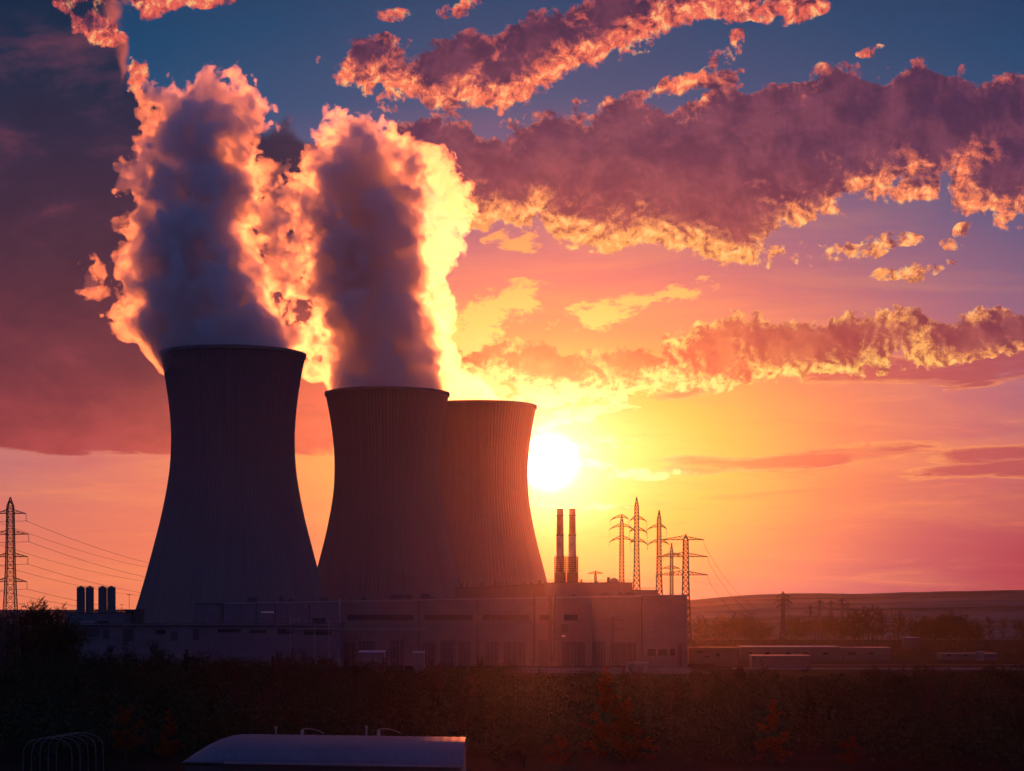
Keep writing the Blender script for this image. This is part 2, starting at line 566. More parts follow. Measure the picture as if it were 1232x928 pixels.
P1 = full_plume([(280, 455, 78, 0), (278, 428, 83, 0), (262, 392, 92, 0), (240, 352, 98, 0), (226, 315, 94, 5), (224, 270, 88, 10), (230, 225, 88, 15), (236, 180, 88, 20), (240, 135, 72, 25), (246, 96, 42, 25)],
                1000, 3, 'broad steam plume leaning left out of the nearest, tallest cooling tower', CAMZ + 118,
                extra=[(322, 330, 46, 20), (326, 270, 42, 20), (318, 210, 42, 14), (146, 382, 30, 0), (124, 335, 30, 0), (108, 300, 18, 0), (184, 120, 34, 10), (98, 350, 12, 0), (300, 130, 34, 10), (340, 396, 30, 12), (164, 210, 30, 0)])
P2 = full_plume([(466, 495, 66, 0), (466, 468, 72, 0), (462, 435, 78, 0), (454, 395, 84, 0), (444, 350, 88, 5), (440, 300, 88, 10), (438, 255, 90, 12), (434, 212, 84, 15), (424, 168, 50, 18)],
                1108, 8, 'tall steam plume standing over the middle cooling tower', CAMZ + 104, core=COREM2,
                extra=[(368, 235, 34, 0), (360, 290, 30, 0), (372, 400, 34, 0), (378, 440, 22, 0), (500, 250, 30, 0), (404, 150, 28, 10), (490, 200, 34, 10)])
P3 = full_plume([(572, 505, 42, 0), (562, 486, 34, 0), (546, 455, 22, 4), (534, 420, 22, 8), (524, 380, 26, 10), (520, 335, 28, 12), (528, 285, 32, 12), (540, 240, 36, 12), (516, 190, 30, 12)],
                1250, 12, 'thin bright steam wisp drifting off the farthest cooling tower beside the sun', CAMZ + 108, amp=9, nscale=0.06, core=False)


# ---------------------------------------------------------------- haze over the whole plain
def box_mesh(name, mn, mx, mat):
    x0, y0, z0 = mn
    x1, y1, z1 = mx
    v = [(x0, y0, z0), (x1, y0, z0), (x1, y1, z0), (x0, y1, z0), (x0, y0, z1), (x1, y0, z1), (x1, y1, z1), (x0, y1, z1)]
    f = [(0, 3, 2, 1), (4, 5, 6, 7), (0, 1, 5, 4), (1, 2, 6, 5), (2, 3, 7, 6), (3, 0, 4, 7)]
    return mesh_obj(name, v, f, mat)


hm = bpy.data.materials.new('haze')
hm.use_nodes = True
ht = hm.node_tree
ht.nodes.clear()
ho = ht.nodes.new('ShaderNodeOutputMaterial')
hv = ht.nodes.new('ShaderNodeVolumePrincipled')
hv.inputs['Color'].default_value = (0.96, 0.84, 1.0, 1)
hv.inputs['Density'].default_value = 0.85e-5
hv.inputs['Anisotropy'].default_value = 0.92
ht.links.new(hv.outputs[0], ho.inputs['Volume'])
haze = box_mesh('haze', (-9000, -600, -3.0), (9000, 3450, 330), hm)
tag(haze, 'warm dusk haze lying over the plain', kind='stuff')

# ---------------------------------------------------------------- ground
gm = new_mat('earth', (0.022, 0.022, 0.02), rough=1.0, vary=0.4, scale=0.02, spec=0.0)
gnd = mesh_obj('ground', [(-8900, -590, 0), (8900, -590, 0), (8900, 3350, 0), (-8900, 3350, 0)], [(0, 1, 2, 3)], gm)
tag(gnd, kind='structure')

# ---------------------------------------------------------------- cooling towers
PROFILE = [(0.0, 57.5), (2.0, 56.5), (9.0, 54.2), (26.0, 47.5), (40.8, 43.2), (58.75, 38.5), (70, 35.6), (83, 32.9), (94, 31.1), (102, 30.5), (111.7, 30.25), (120.4, 30.6), (130, 31.6), (138.3, 32.8), (146, 34.2), (151.5, 35.3), (153.3, 35.75)]


def prof(z):
    for (z0, r0), (z1, r1) in zip(PROFILE, PROFILE[1:]):
        if z <= z1:
            return r0 + (r1 - r0) * (z - z0) / (z1 - z0)
    return PROFILE[-1][1]


def smooth_prof():
    zs = np.linspace(9.0, 153.3, 73)
    raw = np.interp(zs, [p[0] for p in PROFILE], [p[1] for p in PROFILE])
    for _ in range(5):
        raw[1:-1] = (raw[:-2] + 2 * raw[1:-1] + raw[2:]) / 4
    return zs, raw


def concrete(name):
    m = bpy.data.materials.new(name)
    m.use_nodes = True
    t = m.node_tree
    b = t.nodes['Principled BSDF']
    n = NT(t)
    pos = E(n, n.node('ShaderNodeTexCoord').outputs['Object'])
    x, y, z = n.sep(pos)
    a = n.math('ARCTAN2', x, y)
    drip = n.noise(n.xyz(a * 40.0, 0.0, z * 0.012), 1.0, 6, 0.65)
    blot = n.noise(pos, 0.03, 5, 0.6)
    lift = n.math('FRACT', z / 1.9)
    seam = n.smooth(lift, 0.06, 0.0)
    c = n.mix(n.smooth(drip, 0.30, 0.72), (0.125, 0.125, 0.13, 1), (0.16, 0.158, 0.158, 1))
    c = n.mix(n.smooth(blot, 0.35, 0.7) * 0.45, c, (0.135, 0.132, 0.13, 1))
    c = n.mix(seam * 0.35, c, (0.07, 0.068, 0.065, 1))
    n.put(b.inputs['Base Color'], c)
    b.inputs['Roughness'].default_value = 0.85
    b.inputs['Specular IOR Level'].default_value = 0.25
    return m


CONC = concrete('tower_concrete')
DARKM = new_mat('dark_metal', (0.06, 0.06, 0.065), rough=0.6, metal=0.0)


def tower(px, D, s, label):
    root = empty('cooling_tower', ((px - 616) / F * D, D, 0), label, 'cooling tower', 'cooling towers')
    zs, rs = smooth_prof()
    NR = 108                      # wind ribs round the shell
    prof4 = [(0.0, 0.0), (0.26, 0.42), (0.46, 0.42), (0.80, 0.0)]
    angs, outs = [], []
    for i in range(NR):
        for f, h in prof4:
            angs.append((i + f) / NR * 2 * math.pi)
            outs.append(h)
    angs, outs = np.array(angs), np.array(outs)
    M = len(angs)
    verts = []
    for z, r in zip(zs, rs):
        rr_ = r + outs
        verts += list(zip(rr_ * np.cos(angs) * s, rr_ * np.sin(angs) * s, np.full(M, z * s)))
    nz = len(zs)
    faces = [(j * M + i, j * M + (i + 1) % M, (j + 1) * M + (i + 1) % M, (j + 1) * M + i) for j in range(nz - 1) for i in range(M)]
    # inner skin
    base = len(verts)
    for z, r in zip(zs, rs):
        verts += list(zip((r - 0.9) * np.cos(angs) * s, (r - 0.9) * np.sin(angs) * s, np.full(M, z * s)))
    faces += [(base + j * M + i, base + (j + 1) * M + i, base + (j + 1) * M + (i + 1) % M, base + j * M + (i + 1) % M) for j in range(nz - 1) for i in range(M)]
    for i in range(M):
        faces.append((i, base + i, base + (i + 1) % M, (i + 1) % M))
        t0 = (nz - 1) * M
        faces.append((t0 + i, t0 + (i + 1) % M, base + t0 + (i + 1) % M, base + t0 + i))
    mesh_obj('shell', verts, faces, CONC, root)
    # rim ring
    K = 180
    sec = [(35.6, 151.9), (36.55, 152.0), (36.6, 153.7), (34.4, 153.7), (34.4, 152.9)]
    v = [(r * math.cos(2 * math.pi * i / K) * s, r * math.sin(2 * math.pi * i / K) * s, z * s) for i in range(K) for r, z in sec]
    f = [(i * 5 + j, ((i + 1) % K) * 5 + j, ((i + 1) % K) * 5 + (j + 1) % 5, i * 5 + (j + 1) % 5) for i in range(K) for j in range(5)]
    mesh_obj('rim', v, f, CONC, root)
    # raking columns of the air inlet, one part
    v, f = [], []
    NC = 48
    for i in range(NC):
        for sg in (-1, 1):
            a0 = 2 * math.pi * i / NC
            a1 = a0 + sg * math.pi / NC
            p0 = Vector((57.0 * math.cos(a0), 57.0 * math.sin(a0), -0.4)) * s
            p1 = Vector((54.0 * math.cos(a1), 54.0 * math.sin(a1), 9.3)) * s
            tube(v, f, p0, p1, 0.45 * s, 0.45 * s, 6)
    o = mesh_obj('raking_columns', v, f, CONC, root)
    sec = [(57.2, -0.2), (59.5, -0.2), (59.5, 1.6), (57.2, 1.6)]
    v = [(r * math.cos(2 * math.pi * i / K) * s, r * math.sin(2 * math.pi * i / K) * s, z * s) for i in range(K) for r, z in sec]
    f = [(i * 4 + j, ((i + 1) % K) * 4 + j, ((i + 1) % K) * 4 + (j + 1) % 4, i * 4 + (j + 1) % 4) for i in range(K) for j in range(4)]
    mesh_obj('basin_wall', v, f, CONC, root)
    return root


def tube(v, f, p0, p1, r0, r1, n=6, cap=True):
    d = (p1 - p0)
    q = d.to_track_quat('Z', 'Y')
    b = len(v)
    for p, r in ((p0, r0), (p1, r1)):
        for i in range(n):
            a = 2 * math.pi * i / n
            v.append(tuple(p + q @ Vector((r * math.cos(a), r * math.sin(a), 0))))
    for i in range(n):
        f.append((b + i, b + (i + 1) % n, b + n + (i + 1) % n, b + n + i))
    if cap:
        f.append(tuple(b + i for i in range(n))[::-1])
        f.append(tuple(b + n + i for i in range(n)))


tower(280.5, 1000, 1.0, 'nearest and tallest looking ribbed concrete cooling tower, navy in shade at the left')
tower(466, 1108, 0.949, 'middle ribbed concrete cooling tower, overlapping the farthest tower')
tower(576, 1253, 1.0, 'farthest cooling tower, half hidden, with the sun at its right edge')


# ---------------------------------------------------------------- boxes gathered into one mesh per part
class MB:
    def __init__(self):
        self.v, self.f = [], []

    def box(self, x0, x1, y0, y1, z0, z1):
        b = len(self.v)
        self.v += [(x0, y0, z0), (x1, y0, z0), (x1, y1, z0), (x0, y1, z0), (x0, y0, z1), (x1, y0, z1), (x1, y1, z1), (x0, y1, z1)]
        self.f += [tuple(b + i for i in q) for q in ((0, 3, 2, 1), (4, 5, 6, 7), (0, 1, 5, 4), (1, 2, 6, 5), (2, 3, 7, 6), (3, 0, 4, 7))]
        return self

    def hexa(self, pts):
        b = len(self.v)
        self.v += [tuple(p) for p in pts]
        self.f += [tuple(b + i for i in q) for q in ((0, 3, 2, 1), (4, 5, 6, 7), (0, 1, 5, 4), (1, 2, 6, 5), (2, 3, 7, 6), (3, 0, 4, 7))]
        return self

    def bar(self, p0, p1, r, n=4, r1=None):
        tube(self.v, self.f, Vector(p0), Vector(p1), r, r if r1 is None else r1, n)
        return self

    def build(self, name, mat, parent=None, smooth=False):
        return mesh_obj(name, self.v, self.f, mat, parent, smooth)


def PX(px, d): return (px - 616) / F * d
def PZ(py, d): return CAMZ + (HOR - py) / F * d


def clad_mat(name, base, step=1.1, axis=0, depth=0.5):
    """profiled metal sheet: ribs and faint panel joints"""
    m = bpy.data.materials.new(name)
    m.use_nodes = True
    t = m.node_tree
    b = t.nodes['Principled BSDF']
    n = NT(t)
    pos = E(n, n.node('ShaderNodeTexCoord').outputs['Object'])
    x, y, z = n.sep(pos)
    a = (x + y)
    rib = n.math('PINGPONG', a, step / 2) / (step / 2)
    joint = n.smooth(n.math('FRACT', a / (step * 6)), 0.035, 0.0)
    hj = n.smooth(n.math('FRACT', z / 6.0), 0.03, 0.0)
    f = n.noise(pos, 0.12, 5, 0.6)
    drip = n.noise(n.vmath('MULTIPLY', pos, (1.2, 1.2, 0.08)), 1.0, 5, 0.6)
    c = n.mix(n.smooth(f, 0.3, 0.7), tuple(v * 0.78 for v in base) + (1,), tuple(base) + (1,))
    c = n.mix(n.smooth(drip, 0.5, 0.8) * 0.5, c, tuple(v * 0.6 for v in base) + (1,))
    c = n.mix(n.math('MAXIMUM', joint, hj) * 0.6, c, tuple(v * 0.3 for v in base) + (1,))
    n.put(b.inputs['Base Color'], c)
    bn = n.node('ShaderNodeBump')
    bn.inputs['Strength'].default_value = depth
    bn.inputs['Distance'].default_value = 0.06
    n.put(bn.inputs['Height'], rib)
    t.links.new(bn.outputs[0], b.inputs['Normal'])
    b.inputs['Roughness'].default_value = 0.55
    return m


CLAD = clad_mat('pale_cladding', (0.115, 0.115, 0.13))
CLADB = clad_mat('blue_grey_cladding', (0.10, 0.13, 0.165))
CLADD = clad_mat('dark_cladding', (0.05, 0.055, 0.065))
ROOF = new_mat('roofing', (0.06, 0.06, 0.065), rough=0.9, scale=0.2)
TRIM = new_mat('pale_trim', (0.22, 0.24, 0.27), rough=0.5, vary=0.2)
WHITE = new_mat('white_panel', (0.80, 0.82, 0.84), rough=0.4, vary=0.08)
GALV = new_mat('galvanised_steel', (0.13, 0.14, 0.15), rough=0.5, metal=0.3, vary=0.3)
LATT = new_mat('lattice_steel', (0.05, 0.045, 0.045), rough=0.6, vary=0.3, scale=0.6)
GLASS = bpy.data.materials.new('window_glass')
GLASS.use_nodes = True
_b = GLASS.node_tree.nodes['Principled BSDF']
_b.inputs['Base Color'].default_value = (0.015, 0.018, 0.022, 1)
_b.inputs['Roughness'].default_value = 0.22
BRICK = new_mat('chimney_brick', (0.50, 0.27, 0.23), rough=0.8, vary=0.3, scale=0.3)
REDP = new_mat('red_band_paint', (0.50, 0.14, 0.07), rough=0.6, vary=0.25, scale=0.3)
LAMP = None


def rail(mb, x0, x1, y, z0, z1=None, step=2.2, h=1.15, r=0.05):
    """guard rail along x"""
    z1 = z0 if z1 is None else z1
    n = max(1, int(abs(x1 - x0) / step))
    for i in range(n + 1):
        t_ = i / n
        x, z = x0 + (x1 - x0) * t_, z0 + (z1 - z0) * t_
        mb.box(x - r, x + r, y - r, y + r, z - 0.02, z + h)
    for q in (0.55, 1.0):
        mb.hexa([(x0, y - r * .8, z0 + h * q - r), (x1, y - r * .8, z1 + h * q - r), (x1, y + r * .8, z1 + h * q - r), (x0, y + r * .8, z0 + h * q - r),
                 (x0, y - r * .8, z0 + h * q + r), (x1, y - r * .8, z1 + h * q + r), (x1, y + r * .8, z1 + h * q + r), (x0, y + r * .8, z0 + h * q + r)])


rnd = random.Random(77)
# ---- main hall
HD = 900.0
hall = empty('turbine_hall', (PX(560, HD), HD, 0), 'long pale clad turbine hall with dark window strips, below the middle cooling towers', 'industrial building')


def rel(mb_pts_parent):
    return mb_pts_parent.location


def under(parent):
    """children are built in world metres, so shift them back by the parent's place"""
    for ch in parent.children:
        if not ch.get('_set'):
            ch.location = -parent.location
            ch['_set'] = 1
    for ch in parent.children:
        if '_set' in ch:
            del ch['_set']


def topy(px): return 726.5 - (px - 268) / (774 - 268) * 9.0


edges = [268, 308, 331, 372, 409, 503.6, 574.3, 642.4, 664, 773]
for a_, b_ in zip(edges, edges[1:]):
    x0, x1 = PX(a_ + 0.9, HD), PX(b_ - 0.9, HD)
    za, zb = PZ(topy(a_), HD), PZ(topy(b_), HD)
    MB().hexa([(x0, HD, 0), (x1, HD, 0), (x1, HD + 1.0, 0), (x0, HD + 1.0, 0), (x0, HD, za), (x1, HD, zb), (x1, HD + 1.0, zb), (x0, HD + 1.0, za)]).build('wall_panel', CLADB if b_ < 410 else CLAD, hall)
for e in edges[1:-1]:
    w = 1.15
    MB().box(PX(e - w, HD), PX(e + w, HD), HD + 0.35, HD + 1.2, 0, PZ(topy(e), HD) - 0.1).build('pilaster', CLADD, hall)
mb = MB()
mb.hexa([(PX(268, HD), HD + 1.2, 0), (PX(773, HD), HD + 1.2, 0), (PX(773, HD), HD + 60, 0), (PX(268, HD), HD + 60, 0),
         (PX(268, HD), HD + 1.2, PZ(727.2, HD)), (PX(773, HD), HD + 1.2, PZ(718.0, HD)), (PX(773, HD), HD + 60, PZ(718.0, HD)), (PX(268, HD), HD + 60, PZ(727.2, HD))])
mb.build('roof', ROOF, hall)
mb = MB()
mb.hexa([(PX(268, HD), HD - 0.25, PZ(topy(268), HD) - 0.1), (PX(773, HD), HD - 0.25, PZ(topy(773), HD) - 0.1), (PX(773, HD), HD + 1.4, PZ(topy(773), HD) - 0.1), (PX(268, HD), HD + 1.4, PZ(topy(268), HD) - 0.1),
         (PX(268, HD), HD - 0.25, PZ(topy(268), HD) + 0.35), (PX(773, HD), HD - 0.25, PZ(topy(773), HD) + 0.35), (PX(773, HD), HD + 1.4, PZ(topy(773), HD) + 0.35), (PX(268, HD), HD + 1.4, PZ(topy(268), HD) + 0.35)])
mb.build('parapet', TRIM, hall)
mb = MB()
rail(mb, PX(270, HD), PX(772, HD), HD + 2.2, PZ(topy(268), HD) - 0.3, PZ(topy(773), HD) - 0.3, 1.7, 1.5, 0.06)
mb.build('roof_railing', GALV, hall)
for a_, b_ in ((418, 497), (511, 569), (580, 637), (649, 661), (678.5, 695)):
    wdw = MB().box(PX(a_, HD), PX(b_, HD), HD - 0.12, HD + 0.1, PZ(746.4, HD), PZ(740, HD)).build('window', GLASS, hall)
    m2 = MB()
    nn = int((b_ - a_) / 2.4)
    for i in range(nn + 1):
        x = PX(a_ + (b_ - a_) * i / nn, HD)
        m2.box(x - 0.09, x + 0.09, HD - 0.22, HD - 0.121, PZ(746.4, HD), PZ(740, HD))
    m2.box(PX(a_ - .3, HD), PX(b_ + .3, HD), HD - 0.26, HD - 0.02, PZ(746.9, HD), PZ(746.4, HD) - .003)
    m2.box(PX(a_ - .3, HD), PX(b_ + .3, HD), HD - 0.26, HD - 0.02, PZ(740, HD) + .003, PZ(739.6, HD))
    m2.build('window_frame', CLADD, wdw)
MB().box(PX(675, HD), PX(683.5, HD), HD - 0.1, HD + 0.15, PZ(761, HD), PZ(751, HD)).build('louvre_door', CLADD, hall)
MB().box(PX(676, HD), PX(680, HD), HD - 0.5, HD - 0.11, PZ(766.5, HD), PZ(764.5, HD)).build('sign_board', WHITE, hall)
for a_, b_ in ((342, 361), (374, 393), (377, 391)):
    pass
MB().box(PX(376, HD), PX(392, HD), HD - 0.1, HD + 0.1, PZ(751, HD), PZ(744, HD)).build('window', GLASS, hall)
# loading doors and dark bays along the foot
for a_, b_ in ((414, 428), (432, 452), (470, 486), (508, 524), (530, 548), (552, 566), (584, 600), (606, 632), (648, 659), (676, 704), (712, 728), (736, 765)):
    d_ = MB().box(PX(a_, HD), PX(b_, HD), HD - 0.14, HD + 0.1, 0.0, PZ(771.5 + rnd.uniform(-1, 2), HD)).build('bay_door', CLADD, hall)
    m2 = MB()
    for i in range(4):
        x = PX(a_ + (b_ - a_) * (i + .5) / 4, HD)
        m2.box(x - 0.12, x + 0.12, HD - 0.3, HD - 0.15, 0, PZ(772.4, HD))
    m2.build('post', GALV, d_)
# downpipes and ducts on the facade
for px_, r_ in ((661.5, 0.45), (664.5, 0.3), (668, 0.5), (409, 0.55), (644, 0.3), (498, .25), (590, .2), (712, .2)):
    MB().bar((PX(px_, HD), HD - 0.75, 0), (PX(px_, HD), HD - 0.75, PZ(topy(px_), HD) + 1.2), r_, 8).build('pipe', GALV if px_ != 409 else TRIM, hall)
# roof plant: little vents, ducts and masts
for i in range(46):
    px_ = rnd.uniform(285, 770)
    if 545 < px_ < 690 and rnd.random() < .3: continue
    z = PZ(topy(px_), HD)
    h = rnd.choice((0.8, 1.2, 1.6, 2.4))
    w = rnd.uniform(0.4, 2.4)
    m2 = MB()
    y = HD + rnd.uniform(4, 30)
    if rnd.random() < .45:
        m2.bar((PX(px_, HD), y, z - 0.6), (PX(px_, HD), y, z + h + rnd.uniform(.5, 2.5)), 0.16, 6)
        m2.box(PX(px_, HD) - .5, PX(px_, HD) + .5, y - .5, y + .5, z + h, z + h + .35)
        m2.build('vent_pipe', GALV, hall)
    else:
        m2.box(PX(px_, HD) - w, PX(px_, HD) + w, y, y + 2.5, z - 0.8, z + h)
        m2.box(PX(px_, HD) - w * .6, PX(px_, HD) + w * .6, y + .4, y + 2.0, z + h + .003, z + h + .45)
        m2.build('roof_unit', CLADD, hall)
under(hall)

# ---- taller plain block at the right end
RD = 893.0
blk = empty('plain_block', (PX(800, RD), RD, 0), 'windowless pale block closing the right end of the turbine hall', 'industrial building')
MB().box(PX(774.2, RD), PX(827, RD), RD, RD + 62, 0, PZ(716.3, RD)).build('wall', CLAD, blk)
MB().box(PX(773.8, RD), PX(827.4, RD), RD - 0.2, RD + 62.4, PZ(716.3, RD), PZ(715.7, RD)).build('parapet', TRIM, blk)
for a_, b_ in ((779, 789), (792, 803), (806, 812)):
    MB().box(PX(a_, RD), PX(b_, RD), RD - 0.1, RD + .1, PZ(789, RD), PZ(781, RD)).build('window', GLASS, blk)
MB().box(PX(816, RD), PX(820, RD), RD - 3, RD - .003, 0, PZ(774, RD)).build('stair_tower', CLADD, blk)
under(blk)

# ---- stepped buildings behind the hall
def block(name, x0, x1, ytop, D, depth, mat, label, ytop2=None, extras=True, zb=0.0):
    r_ = empty(name, (PX((x0 + x1) / 2, D), D, 0), label, 'industrial building')
    y2 = ytop if ytop2 is None else ytop2
    a_, b_ = PX(x0, D), PX(x1, D)
    za, zb_ = PZ(ytop, D), PZ(y2, D)
    MB().hexa([(a_, D, zb), (b_, D, zb), (b_, D + depth, zb), (a_, D + depth, zb), (a_, D, za), (b_, D, zb_), (b_, D + depth, zb_), (a_, D + depth, za)]).build('wall', mat, r_)
    MB().hexa([(a_ - .3, D - .3, za + .003), (b_ + .3, D - .3, zb_ + .003), (b_ + .3, D + depth + .3, zb_ + .003), (a_ - .3, D + depth + .3, za + .003), (a_ - .3, D - .3, za + .4), (b_ + .3, D - .3, zb_ + .4), (b_ + .3, D + depth + .3, zb_ + .4), (a_ - .3, D + depth + .3, za + .4)]).build('roof', ROOF, r_)
    if extras:
        mb_ = MB()
        rail(mb_, a_, b_, D + .5, za + .4, zb_ + .4, 1.8, 1.2, 0.05)
        mb_.build('railing', GALV, r_)
    return r_


b1 = block('boiler_house', 656, 761, 701.8, 965, 24, CLAD, 'tall flat roofed boiler house under the twin chimneys, behind the hall')
for px_, w_, h_ in ((733, .7, 2.6), (740, 2.2, 2.2), (700, .4, 1.6), (718, .8, .9)):
    m2 = MB()
    x, z = PX(px_, 965), PZ(701.8, 965) + .4
    if px_ == 740:
        for i in range(6):
            a0, a1 = math.pi / 2 * i / 6, math.pi / 2 * (i + 1) / 6
            tube(m2.v, m2.f, Vector((x, 975, z + 2.4 * math.sin(a0))), Vector((x, 975, z + 2.4 * math.sin(a1))), 2.4 * math.cos(a0) + .01, 2.4 * math.cos(a1) + .01, 16, cap=False)
        m2.build('domed_vent', GALV, b1)
    else:
        m2.box(x - w_, x + w_, 972, 974, z, z + h_)
        m2.build('roof_unit', CLADD, b1)
under(b1)
b2 = block('annex', 761.5, 792, 711, 955, 24, CLAD, 'middle height annex stepping down to the right of the boiler house')
under(b2)
b3 = block('bunker_bay', 548, 655.4, 708.5, 972, 22, CLADD, 'low dark bunker bay with sloping roof at the foot of the farthest cooling tower', ytop2=703.2)
for i in range(16):
    px_ = rnd.uniform(552, 652)
    z = PZ(708.5 + (703.2 - 708.5) * (px_ - 548) / 107.4, 972) + .4
    x = PX(px_, 972)
    h = rnd.uniform(.6, 2.4)
    w = rnd.uniform(.15, 1.2)
    MB().box(x - w, x + w, 976, 978, z - .1, z + h).build('roof_unit', CLADD, b3)
under(b3)

# ---- left wing: low service building, upper deck, silos, drum
sb = block('service_wing', 235, 267.6, 727.2, 905, 30, CLADB, 'small blue grey block at the left end of the turbine hall')
under(sb)
lw = block('low_wing', 76, 410, 751.5, 880, 16, CLADB, 'long low blue grey service wing running left in front of the nearest tower')
for a_, b_, t_, u_ in ((96, 120, 756, 766), (124, 131, 758, 769), (148, 161, 757, 772), (188, 199, 758, 763), (206, 214, 760, 771), (232, 240, 757, 770), (262, 290, 757, 761), (300, 320, 758, 762), (334, 352, 757, 763), (366, 398, 758, 764)):
    MB().box(PX(a_, 880), PX(b_, 880), 879.8, 880.1, PZ(u_, 880), PZ(t_, 880)).build('window' if u_ - t_ < 8 else 'bay_door', GLASS if u_ - t_ < 8 else CLADD, lw)
MB().box(PX(75.5, 880), PX(411, 880), 878.6, 879.69, PZ(752.2, 880), PZ(751.2, 880)).build('eaves_beam', TRIM, lw)
MB().box(PX(313, 880), PX(328, 880), 884.0, 884.4, PZ(737.6, 884), PZ(735.9, 884)).build('sign_board', WHITE, lw)
MB().bar((PX(320.5, 880), 884.6, PZ(751, 880)), (PX(320.5, 880), 884.6, PZ(738, 880)), .2, 6).build('sign_post', GALV, lw)
for px_ in (350.5, 356.5):
    MB().box(PX(px_, 880), PX(px_ + 2.6, 880), 884.0, 885, PZ(747.5, 884), PZ(744.6, 884)).build('floodlight_box', TRIM, lw)
for px_ in (95, 141, 184, 250, 287, 350, 379, 396):
    MB().bar((PX(px_, 880), 878.3, 0), (PX(px_, 880), 878.3, PZ(751, 880) + rnd.uniform(0, 6)), .18, 6).build('pipe', TRIM if px_ > 300 else GALV, lw)
under(lw)
up = block('upper_deck', 79, 151, 738.2, 897, 20, CLADB, 'raised blue grey deck that carries the four silos')
MB().box(PX(91, 897), PX(113, 897), 896.8, 897.1, PZ(750, 897), PZ(746.8, 897)).build('louvre', TRIM, up)
MB().box(PX(117, 897), PX(131, 897), 896.8, 897.1, PZ(750, 897), PZ(747.2, 897)).build('louvre', GLASS, up)
MB().bar((PX(91, 897), 899, PZ(739, 897)), (PX(91, 897), 899, PZ(735.2, 897)), .3, 6).build('vent_pipe', GALV, up)
MB().bar((PX(81, 897), 899, PZ(739, 897)), (PX(81, 897), 899, PZ(736.0, 897)), .25, 6).build('vent_pipe', GALV, up)
under(up)


def silo(px, label, D=908.0):
    x, z0, z1 = PX(px, D), PZ(738.0, D), PZ(707.6, D)
    r_ = empty('silo', (x, D, z0), label, 'silo', 'silos on the raised deck')
    H = z1 - z0
    R_ = 5.0 / F * D
    v, f = [], []
    K = 40
    prof_ = [(R_ * 1.0, 0)]
    for i in range(1, 9):
        prof_ += [(R_ * 1.0, H * i / 8 - .12), (R_ * 1.03, H * i / 8 - .1), (R_ * 1.03, H * i / 8 + .0)]
    for i, (r, z) in enumerate(prof_):
        v += [(r * math.cos(2 * math.pi * j / K), r * math.sin(2 * math.pi * j / K), z) for j in range(K)]
    for i in range(len(prof_) - 1):
        f += [(i * K + j, i * K + (j + 1) % K, (i + 1) * K + (j + 1) % K, (i + 1) * K + j) for j in range(K)]
    mesh_obj('shell', v, f, CLADB, r_)
    m_ = MB()
    tube(m_.v, m_.f, Vector((0, 0, H)), Vector((0, 0, H + .62)), R_ * 1.02, R_ * .45, 30)
    tube(m_.v, m_.f, Vector((0, 0, H + .6)), Vector((0, 0, H + 1.0)), .5, .5, 10)
    m_.build('lid', CLADD, r_)
    m_ = MB()
    for j in range(16):
        a = 2 * math.pi * j / 16
        m_.bar((R_ * math.cos(a), R_ * math.sin(a), H), (R_ * math.cos(a), R_ * math.sin(a), H + .75), .03, 4)
        b = 2 * math.pi * (j + 1) / 16
        m_.bar((R_ * math.cos(a), R_ * math.sin(a), H + .72), (R_ * math.cos(b), R_ * math.sin(b), H + .72), .03, 4)
    m_.build('handrail', GALV, r_)
    m_ = MB()
    for sx in (-.25, .25):
        m_.bar((sx, -R_ - .25, 0), (sx, -R_ - .25, H), .04, 4)
    for j in range(int(H / .4)):
        m_.bar((-.25, -R_ - .25, .3 + j * .4), (.25, -R_ - .25, .3 + j * .4), .025, 4)
    m_.build('ladder', GALV, r_)


silo(97.4, 'leftmost of the four dark silos')
silo(108.0, 'second silo from the left, touching the leftmost one')
silo(123.4, 'third silo from the left, just right of the gap')
silo(134.0, 'rightmost of the four dark silos')
D_ = 915.0
dr = empty('storage_drum', (PX(162, D_), D_, 0), 'squat flat topped drum tank at the left foot of the nearest tower', 'tank')
m_ = MB()
tube(m_.v, m_.f, Vector((PX(162, D_), D_, 0)), Vector((PX(162, D_), D_, PZ(734.2, D_))), 4.2, 4.2, 40)
m_.build('tank_wall', CLADD, dr)
m_ = MB()
tube(m_.v, m_.f, Vector((PX(162, D_), D_, PZ(734.2, D_) + .003)), Vector((PX(162, D_), D_, PZ(733.4, D_))), 4.45, 4.45, 40)
m_.build('tank_roof', CLADD, dr)
under(dr)
for px_, yt, lab in ((155.5, 716, 'thin lamp mast left of the squat drum tank'), (146.5, 728, 'short mast between the silos and the drum tank')):
    mm = empty('lamp_mast', (PX(px_, 930), 930, 0), lab, 'mast')
    MB().bar((PX(px_, 930), 930, 0), (PX(px_, 930), 930, PZ(yt, 930)), .17, 6, .08).build('pole', LATT, mm)
    MB().box(PX(px_, 930) - 1.0, PX(px_, 930) + 1.0, 929.7, 930.3, PZ(yt, 930), PZ(yt, 930) + .22).build('crossbar', LATT, mm)
    under(mm)


